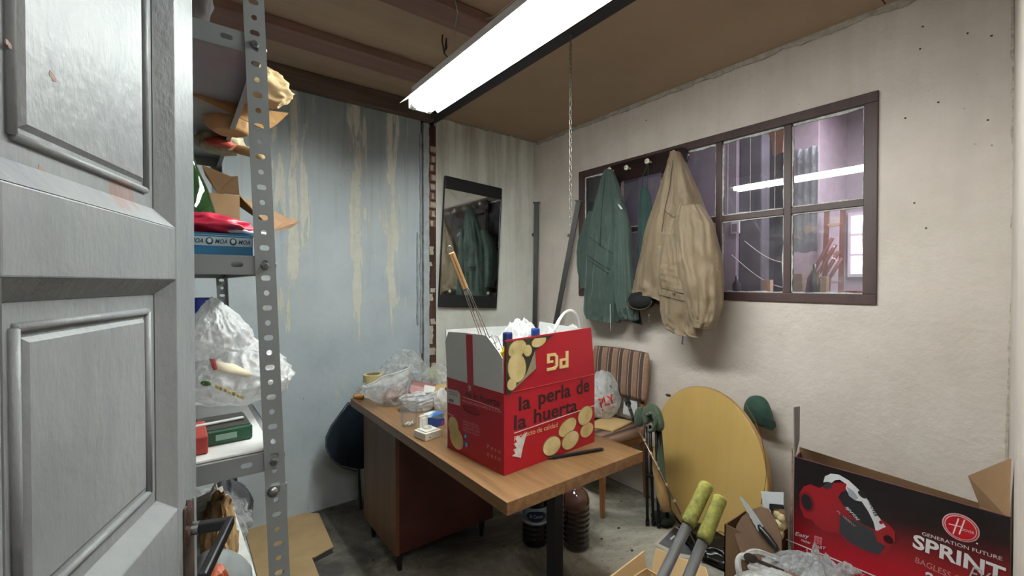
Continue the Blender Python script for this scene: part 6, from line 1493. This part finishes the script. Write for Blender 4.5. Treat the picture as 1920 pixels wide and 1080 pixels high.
MB().prism(endp(HY0, YBR, 0), (0, W4, 0)).build('end_panel', HK, hb); MB().prism(endp(HY1 - W4, YBL - W4, 0), (0, W4, 0)).build('end_panel', M('#7b2a2a', .5, 0, .15), hb)
MB().prism([(HX0, HY1, HZ0), (HX1, YBL, HZ0), (HX1, YBR, HZ0), (HX0, HY0, HZ0)], (0, 0, .003)).build('bottom', HK, hb)
MB().prism([(HX1, YBL, HZ0), (HX1, YBR, HZ0), (HX1, YBR, zb2), (HX1, YBL, zb1)], (W4, 0, 0)).build('back_panel', HKD, hb)
MB().box(HX0 + .0, HX0 + W4, HY0, HY1, ztop - .0005, ztop + .0012).build('board_edge', M('#5b3037', .7), hb)
ft = at(1490, 764, 'x', HX0 + .02); fm = at(1500, 762, 'x', HX1 - .05)
MB().prism([V((HX0 + .002, HY1 - .002, ztop - .004)), V((HX1 - .01, YBL - .004, ztop - .02)), fm, ft], (0, .004, 0)).build('end_flap', M('#6f6a68', .6, 0, .2, 20), hb)
MB().prism([V((HX0 - .001, HY1 + .003, HZ0)), V((HX0 - .001, HY1 + .003, ztop)), V((HX0 - .001, HY1 + .008, ztop + .03)), V((HX0 - .001, HY1 + .014, HZ0 + .05))], (.004, 0, 0)).build('clear_tape', M('#8a6f66', .25, 0, .3, 60), hb)
MB().prism([V((HX0 + .003, HY0 + .002, ztop - .004)), V((HX1, YBR + .001, zb2 - .004)), at(1818, 893, 'x', HX1 + .01), at(1896, 861, 'x', HX0 + .02)], (0, .004, 0)).build('end_flap', HK, hb)
# print: vacuum cleaner
hu = fh.uv
VR = M('#8a1820', .35, 0, .1, 10); VRD = M('#6d1119', .4, 0, .1, 10); VK = M('#1f1f23', .35, 0, .1); VG = M('#35363b', .4, 0, .1); VW = M('#d6d8dc', .35, 0, .03); VW2 = M('#9fa3aa', .4, 0, .05)
def hp_(pts_, m, name='printed_shape', e=.0006): fh.poly([hu(*p_) for p_ in pts_], name, m, hb, e=e, uvs=True)
hp_([(1499, 925), (1507, 912), (1520, 908), (1536, 915), (1560, 905), (1592, 905), (1604, 918), (1616, 935), (1640, 965), (1668, 985), (1679, 1000), (1676, 1018), (1664, 1035), (1648, 1042), (1618, 1034), (1590, 1020), (1575, 1000), (1545, 995), (1530, 985), (1523, 975), (1508, 970), (1500, 950)], VR, 'printed_cleaner', .0006)
hp_([(1575, 963), (1600, 975), (1640, 996), (1660, 1005), (1662, 1022), (1648, 1040), (1618, 1030), (1590, 1015), (1574, 998)], VG, 'printed_shadow_panel', .0010)
hp_([(1580, 945), (1572, 932), (1578, 922), (1590, 918), (1604, 924), (1620, 938), (1636, 958), (1645, 985), (1640, 992), (1620, 984), (1598, 968)], VK, 'printed_dust_cup', .0012)
hp_([(1543, 911), (1553, 902), (1562, 905), (1560, 914), (1549, 918)], VG, 'printed_button', .0010)
wc = hu(1517, 942); wr = hu(1500, 942)[0] - wc[0]
fh.blob(*hu(1514, 941), .0235, .035, 'printed_wheel', VRD, hb, .15, .0011); fh.blob(*hu(1513, 941), .0165, .027, 'printed_wheel_centre', VK, hb, .15, .0016)
hp_([(1544, 904), (1547, 893), (1558, 888), (1573, 890), (1592, 901), (1610, 918), (1628, 938), (1640, 958), (1652, 975), (1664, 992), (1655, 996), (1642, 994), (1638, 978), (1628, 958), (1616, 940), (1605, 938), (1592, 927), (1586, 915), (1588, 908), (1575, 899), (1566, 900), (1560, 905), (1552, 903)], VW, 'printed_handle', .0018)
hp_([(1588, 912), (1600, 920), (1610, 933), (1604, 938), (1592, 929)], VW2, 'printed_handle_shade', .0021)
fh.blob(*hu(1617, 927), .013, .0085, 'printed_button', VK, hb, -.7, .0024)
hp_([(1640, 998), (1655, 990), (1668, 985), (1679, 997), (1679, 1015), (1664, 1025), (1645, 1015)], VR, 'printed_hose_port', .0020)
fh.blob(*hu(1666, 1011), .0125, .0125, 'printed_port_hole', M('#2b0a0d', .4), hb, 0, .0026); 
fh.blob(*hu(1652, 979), .0045, .0055, 'printed_badge', VR, hb, 0, .0026)
def ht(txt, p0, p1, pt_, m, e=.0014, **kw): fh.text_px(txt, p0, p1, pt_, 'lettering', m, hb, e=e, **kw)
ht('HOOVER', (1627, 937), (1640, 968), (1633, 934), M('#2a2a2e', .4), .0026, bold=.02)
ht('sprint', (1583, 951), (1607, 978), (1588, 945), VW, .0024, shear=.4, bold=.01)
ht('PL 1600W', (1569, 959), (1603, 988), (1571, 956), M('#c79a9a', .4), .0024)
WT = M('#dcdcdf', .35, 0, .02)
ht('Easy', (1492, 1006), (1519, 1012), (1493, 997), WT, shear=.3, bold=.01)
ht('maker', (1502, 1014), (1521, 1021), (1503, 1009), WT, shear=.3, bold=.01)
ht('FAST', (1526, 1026), (1550, 1031), (1527, 1021), WT, shear=.3, bold=.01)
hp_([(1527, 1004), (1542, 1008), (1541, 1022), (1527, 1018)], M('#c06a72', .4), 'printed_square', .0010)
for x in (1531, 1536): hp_([(x, 1005 + (x - 1527) * .27), (x + .8, 1005.2 + (x - 1527) * .27), (x + .5, 1021), (x - .3, 1021)], VR, 'printed_line', .0014)
for y in (1009, 1014): hp_([(1527, y), (1542, y + 4), (1542, y + 4.8), (1527, y + .8)], VR, 'printed_line', .0014)
hp_([(1474, 1010), (1650, 1083), (1650, 1085), (1474, 1012)], WT, 'printed_line', .0010)
# round emblem
ec = hu(1801, 989)
er = abs(hu(1801, 964)[1] - hu(1801, 1014)[1]) / 2
fh.blob(*ec, er, er, 'emblem', M('#c9a3a6', .35), hb, 0, .0010); fh.blob(*ec, er * .92, er * .92, 'emblem_disc', M('#a5121f', .35), hb, 0, .0016, 40)
fh.blob(*ec, er * .86, er * .86, 'emblem_ring', M('#d9c3c5', .35), hb, 0, .0020, 40); fh.blob(*ec, er * .81, er * .81, 'emblem_disc', M('#a5121f', .35), hb, 0, .0024, 40)
EW = M('#e3d3d4', .35)
def hq(pts_): fh.poly([(ec[0] + x * er, ec[1] + y * er) for x, y in pts_], 'emblem_letter', EW, hb, e=.0030, uvs=True)
hq([(-.42, -.62), (-.34, -.62), (-.06, .66), (-.14, .66)]); hq([(-.10, -.52), (-.02, -.52), (.26, .70), (.18, .70)]); hq([(-.62, .0), (.14, .06), (.14, .12), (-.62, .06)])
fh.text('OOVER', ec[0] + .02 * er, ec[1] - .18 * er, .70 * er, .20 * er, 'emblem_lettering', EW, hb, e=.0030)
ht('GENERATION FUTURE', (1729, 1003), (1879, 1051), (1730, 997), WT, bold=.0)
ht('SPRINT', (1711, 1026), (1884, 1094), (1716, 1001), WT, bold=.03)
ht('BAGLESS CYLINDER', (1716, 1054), (1880, 1128), (1718, 1044), M('#c98a90', .35))
ht('EVO', (1816, 1083), (1880, 1108), (1820, 1060), M('#b9bcc2', .35), .0022, shear=.35, bold=.0)
ht('2100W', (1736, 1094), (1860, 1140), (1740, 1072), WT, bold=.02)
fh.blob(*hu(1832, 1019), .002, .002, 'printed_dot', WT, hb)

# boxes that carry the pile in the right corner
o = MB().box(1.80, 2.30, .16, .64, 0, HZ0 - .0015).build('plain_carton', HK, bevel=.003); tag(o, 'plain closed carton under the black and red carton', 'box')
# small carton between the table top and the vacuum carton
SX0, SX1, SY0, SY1, SH = 1.69, 1.86, .69, .85, .46
sc_ = thing('small_carton', 'small brown carton with a round cut flap left of the vacuum carton', 'box', ((SX0 + SX1) / 2, (SY0 + SY1) / 2, 0))
for (a, b, c_, d_) in ((SX0, SX0 + .004, SY0, SY1), (SX1 - .004, SX1, SY0, SY1), (SX0, SX1, SY0, SY0 + .004), (SX0, SX1, SY1 - .004, SY1)):
    MB().box(a, b, c_, d_, 0, SH).build('side', HKD, sc_)
n3 = V((-1, .15, .25)).normalized(); O3 = V((SX0 - .002, SY1, SH - .05))
q = [onp(x, y, O3, n3) for x, y in ((1400, 1052), (1386, 1030), (1378, 1005), (1381, 985), (1390, 970), (1405, 958), (1425, 951), (1440, 955), (1458, 985), (1465, 1010), (1466, 1045), (1440, 1052))]
MB().prism(q, (.004, 0, .001)).build('round_flap', M('#6b5240', .9, 0, .12, 12), sc_)
# knife standing in it
kO = O3 + n3 * .018
def kp(px, py, d_=0.0): return onp(px, py, kO + n3 * d_, n3)
kf = thing('kitchen_knife', 'serrated knife with a black handle leaning on the round cardboard flap', 'knife', tuple(kp(1455, 1020)))
bl_ = [(1386, 932), (1391, 934), (1404, 949), (1430, 985), (1424, 992), (1400, 958), (1388, 941)]
e1, e2 = (1387, 931), (1428, 990)
blp = [(1387, 930)]
for k_ in range(1, 13):
    f_ = k_ / 12; blp.append((1387 + (1423 - 1387) * f_ - .5 - 1.2 * (k_ % 2), 930 + (994 - 930) * f_ + 2))
blp += [(1432, 987), (1418, 966), (1404, 947), (1393, 934)]
MB().prism([kp(*p_) for p_ in blp], n3 * .0016).build('blade', M('#c3c7c6', .3, .35, .05), kf)
MB().tube([kp(1423, 984, .002), kp(1427, 992, .002), kp(1440, 1006, .002), kp(1452, 1022, .002), kp(1456, 1030, .002)], [.006, .0105, .0095, .0105, .008], 12).build('handle', M('#17181b', .35), kf, smooth=True)
MB().lathe([(.0028, 0), (.0028, .001)], kp(1429, 987, .012), 10, n3).build('rivet', M('#a9adb0', .3, .7), kf)
# white notched spreader with a square cut-out
sO = V((SX0 + .06, SY0 + .06, SH)); n4 = V((-1, .1, .1)).normalized()
def s4(px, py): return onp(px, py, sO, n4)
outer = [(1427, 921), (1470, 923), (1472, 948), (1448, 946), (1448, 960), (1452, 975), (1454, 1002), (1450, 1015), (1437, 990)]
nt = []
for k_ in range(14):
    f_ = k_ / 14; nt.append((1427 + 10 * f_ + (1.0 if k_ % 2 else 0), 921 + 69 * f_))
spm = MB().prism([s4(*p_) for p_ in nt + [(1437, 990), (1450, 1015), (1454, 1002), (1452, 975), (1446, 962), (1445, 947), (1470, 947), (1470, 923)]], n4 * .003)
o = spm.build('notched_spreader', M('#c9ced2', .4, 0, .03)); tag(o, 'white notched spreader standing in the small carton beside the vacuum carton', 'spreader')
o = MB().prism([s4(1444, 944), s4(1468, 946), s4(1470, 954), s4(1450, 952), s4(1448, 958), s4(1444, 954)], n4 * .006).build('black_clip', M('#1a1a1c', .5)); tag(o, 'black plastic clip behind the white notched spreader', 'clip')
for k_, (px, py, a) in enumerate(((1456, 965, .020), (1459, 985, .018), (1456, 1002, .018), (1463, 972, .012))):
    p = onp(px, py, sO - n4 * -.0, n4) - n4 * (.02 - .004 * k_)
    o = MB().ico(p, (a, a * .9, a * 1.1), 3, lambda p: 1 + crumple(p, k_, .22, 1.6)).build('garlic_bulb', M('#c9b78d', .6, 0, .12, 20), smooth=True); tag(o, 'cream garlic bulb in the small carton, ' + ('the highest one', 'the middle one', 'the lowest one', 'the small one near the vacuum carton')[k_], 'garlic', 'garlic bulbs in the small carton')
# white bag, bottom right, on a carton
o = MB().box(1.22, 1.66, .14, .72, 0, .345).build('low_carton', HK, bevel=.003); tag(o, 'low brown carton carrying the white bags at the bottom right', 'box')
z_ = .346
wbg = thing('knotted_white_bag', 'white plastic bag with looped handles at the bottom of the picture', 'bag', (1.42, .50, z_))
b1_ = bag_mb((1.47, .56, z_), (.20, .26, .15), 161, .75, .2, 6, 1.8).build('bag_body', WBAG, wbg, smooth=True)
def ribbon(pts_, name, m, parent, wd_=.018, th=.006, sub=2, seed=0):
    rings = []; n_ = len(pts_)
    for i, p in enumerate(pts_):
        d_ = (pts_[min(i + 1, n_ - 1)] - pts_[max(i - 1, 0)]).normalized(); side_ = d_.cross(FW).normalized(); up_ = side_.cross(d_)
        ww = wd_ * (1 + .3 * noise.noise(V((i * 1.3, seed, 0))))
        rings.append([p + side_ * ww * math.cos(2 * PI * k_ / 10) + up_ * (th * math.sin(2 * PI * k_ / 10) + .004 * math.cos(2 * PI * k_ / 10 * 3 + seed)) for k_ in range(10)])
    return MB().loft(rings).build(name, m, parent, smooth=True, sub=sub)
ribbon([dep(*a) for a in ((1395, 1110, 1.42), (1386, 1075, 1.42), (1382, 1052, 1.43), (1388, 1040, 1.44), (1400, 1042, 1.44), (1418, 1060, 1.44), (1440, 1085, 1.45))], 'bag_handle', WBAG, wbg, .011, .007, seed=1)
ribbon([dep(*a) for a in ((1392, 1050, 1.46), (1400, 1036, 1.47), (1418, 1031, 1.48), (1445, 1042, 1.48), (1475, 1055, 1.47), (1490, 1066, 1.46))], 'bag_handle', WBAG, wbg, .008, .006, seed=4)
ribbon([dep(*a) for a in ((1400, 1060, 1.40), (1425, 1070, 1.40), (1450, 1082, 1.40), (1480, 1100, 1.40))], 'bag_fold', WBAG, wbg, .012, .008, seed=7)
c2 = dep(1545, 1100, 1.39); 
o = bag_mb((c2.x + .01, c2.y + .02, z_), (.22, .28, at(1530, 1062, 'y', c2.y + .02).z - z_ + .0), 165, .6, .34, 6, 2.4).build('crinkled_clear_bag', CLR2 if 'CLR2' in globals() else mat_plastic('crinkled_film', '#dfe2e4', .55, .18), smooth=True); tag(o, 'crinkled translucent plastic bag piled in front of the vacuum carton', 'bag')
# spiky folds standing up from it
sp_ = MB()
for k_, (px, py, d_, w_) in enumerate(((1527, 1012, 1.43, 20), (1514, 1028, 1.42, 22), (1583, 1048, 1.41, 26), (1548, 1035, 1.43, 18), (1600, 1060, 1.41, 22), (1490, 1040, 1.41, 20))):
    tip = dep(px, py, d_); k = d_ / F0; b0 = dep(px - w_, 1075, d_ - .02); b1 = dep(px + w_, 1078, d_ - .03); b2 = dep(px, 1072, d_ + .05)
    sp_.add([tip, b0, b1, b2], [(0, 1, 2), (0, 2, 3), (0, 3, 1)])
f_o = sp_.build('bag_fold', mat_plastic('crinkled_film_folds', '#dfe2e4', .42, .15), None, sub=0); f_o.data.transform(Matrix.Translation(-o.location)); f_o.parent = o
md = f_o.modifiers.new('sub', 'SUBSURF'); md.subdivision_type = 'SIMPLE'; md.levels = 4; md.render_levels = 4
tx = bpy.data.textures.new('crinkle', 'CLOUDS'); tx.noise_scale = .03; md = f_o.modifiers.new('crinkle', 'DISPLACE'); md.texture = tx; md.strength = .035; md.mid_level = .5
# dark ladle on the bag
a_, b_ = dep(1400, 1043, 1.40), dep(1466, 1070, 1.39)
ldl = thing('dark_ladle', 'dark worn ladle lying on the white bag at the bottom of the picture', 'ladle', tuple(a_))
d_ = (b_ - a_).normalized(); nu = -FW; sd = d_.cross(nu).normalized()
MB().loft([[a_ + d_ * (.017 * math.cos(a) * 1.35) * s_ + sd * .0145 * math.sin(a) * s_ + nu * h_ + d_ * .012 for a in [2 * PI * k_ / 24 for k_ in range(24)]] for s_, h_ in ((.4, -.006), (.85, -.003), (1, .002), (.86, .002), (.5, -.001))]).build('bowl', M('#3d322d', .5, .4, .3, 30), ldl, smooth=True)
MB().bar(a_ + d_ * .03, b_ + d_ * .01, .011, .005, sd).build('shaft', M('#463a34', .5, .4, .3, 30), ldl, bevel=.001)
MB().tube([b_ + d_ * .005, b_ + d_ * .03, b_ + d_ * .09], .0065, 10).build('wooden_end', M('#7d6556', .7), ldl, smooth=True)
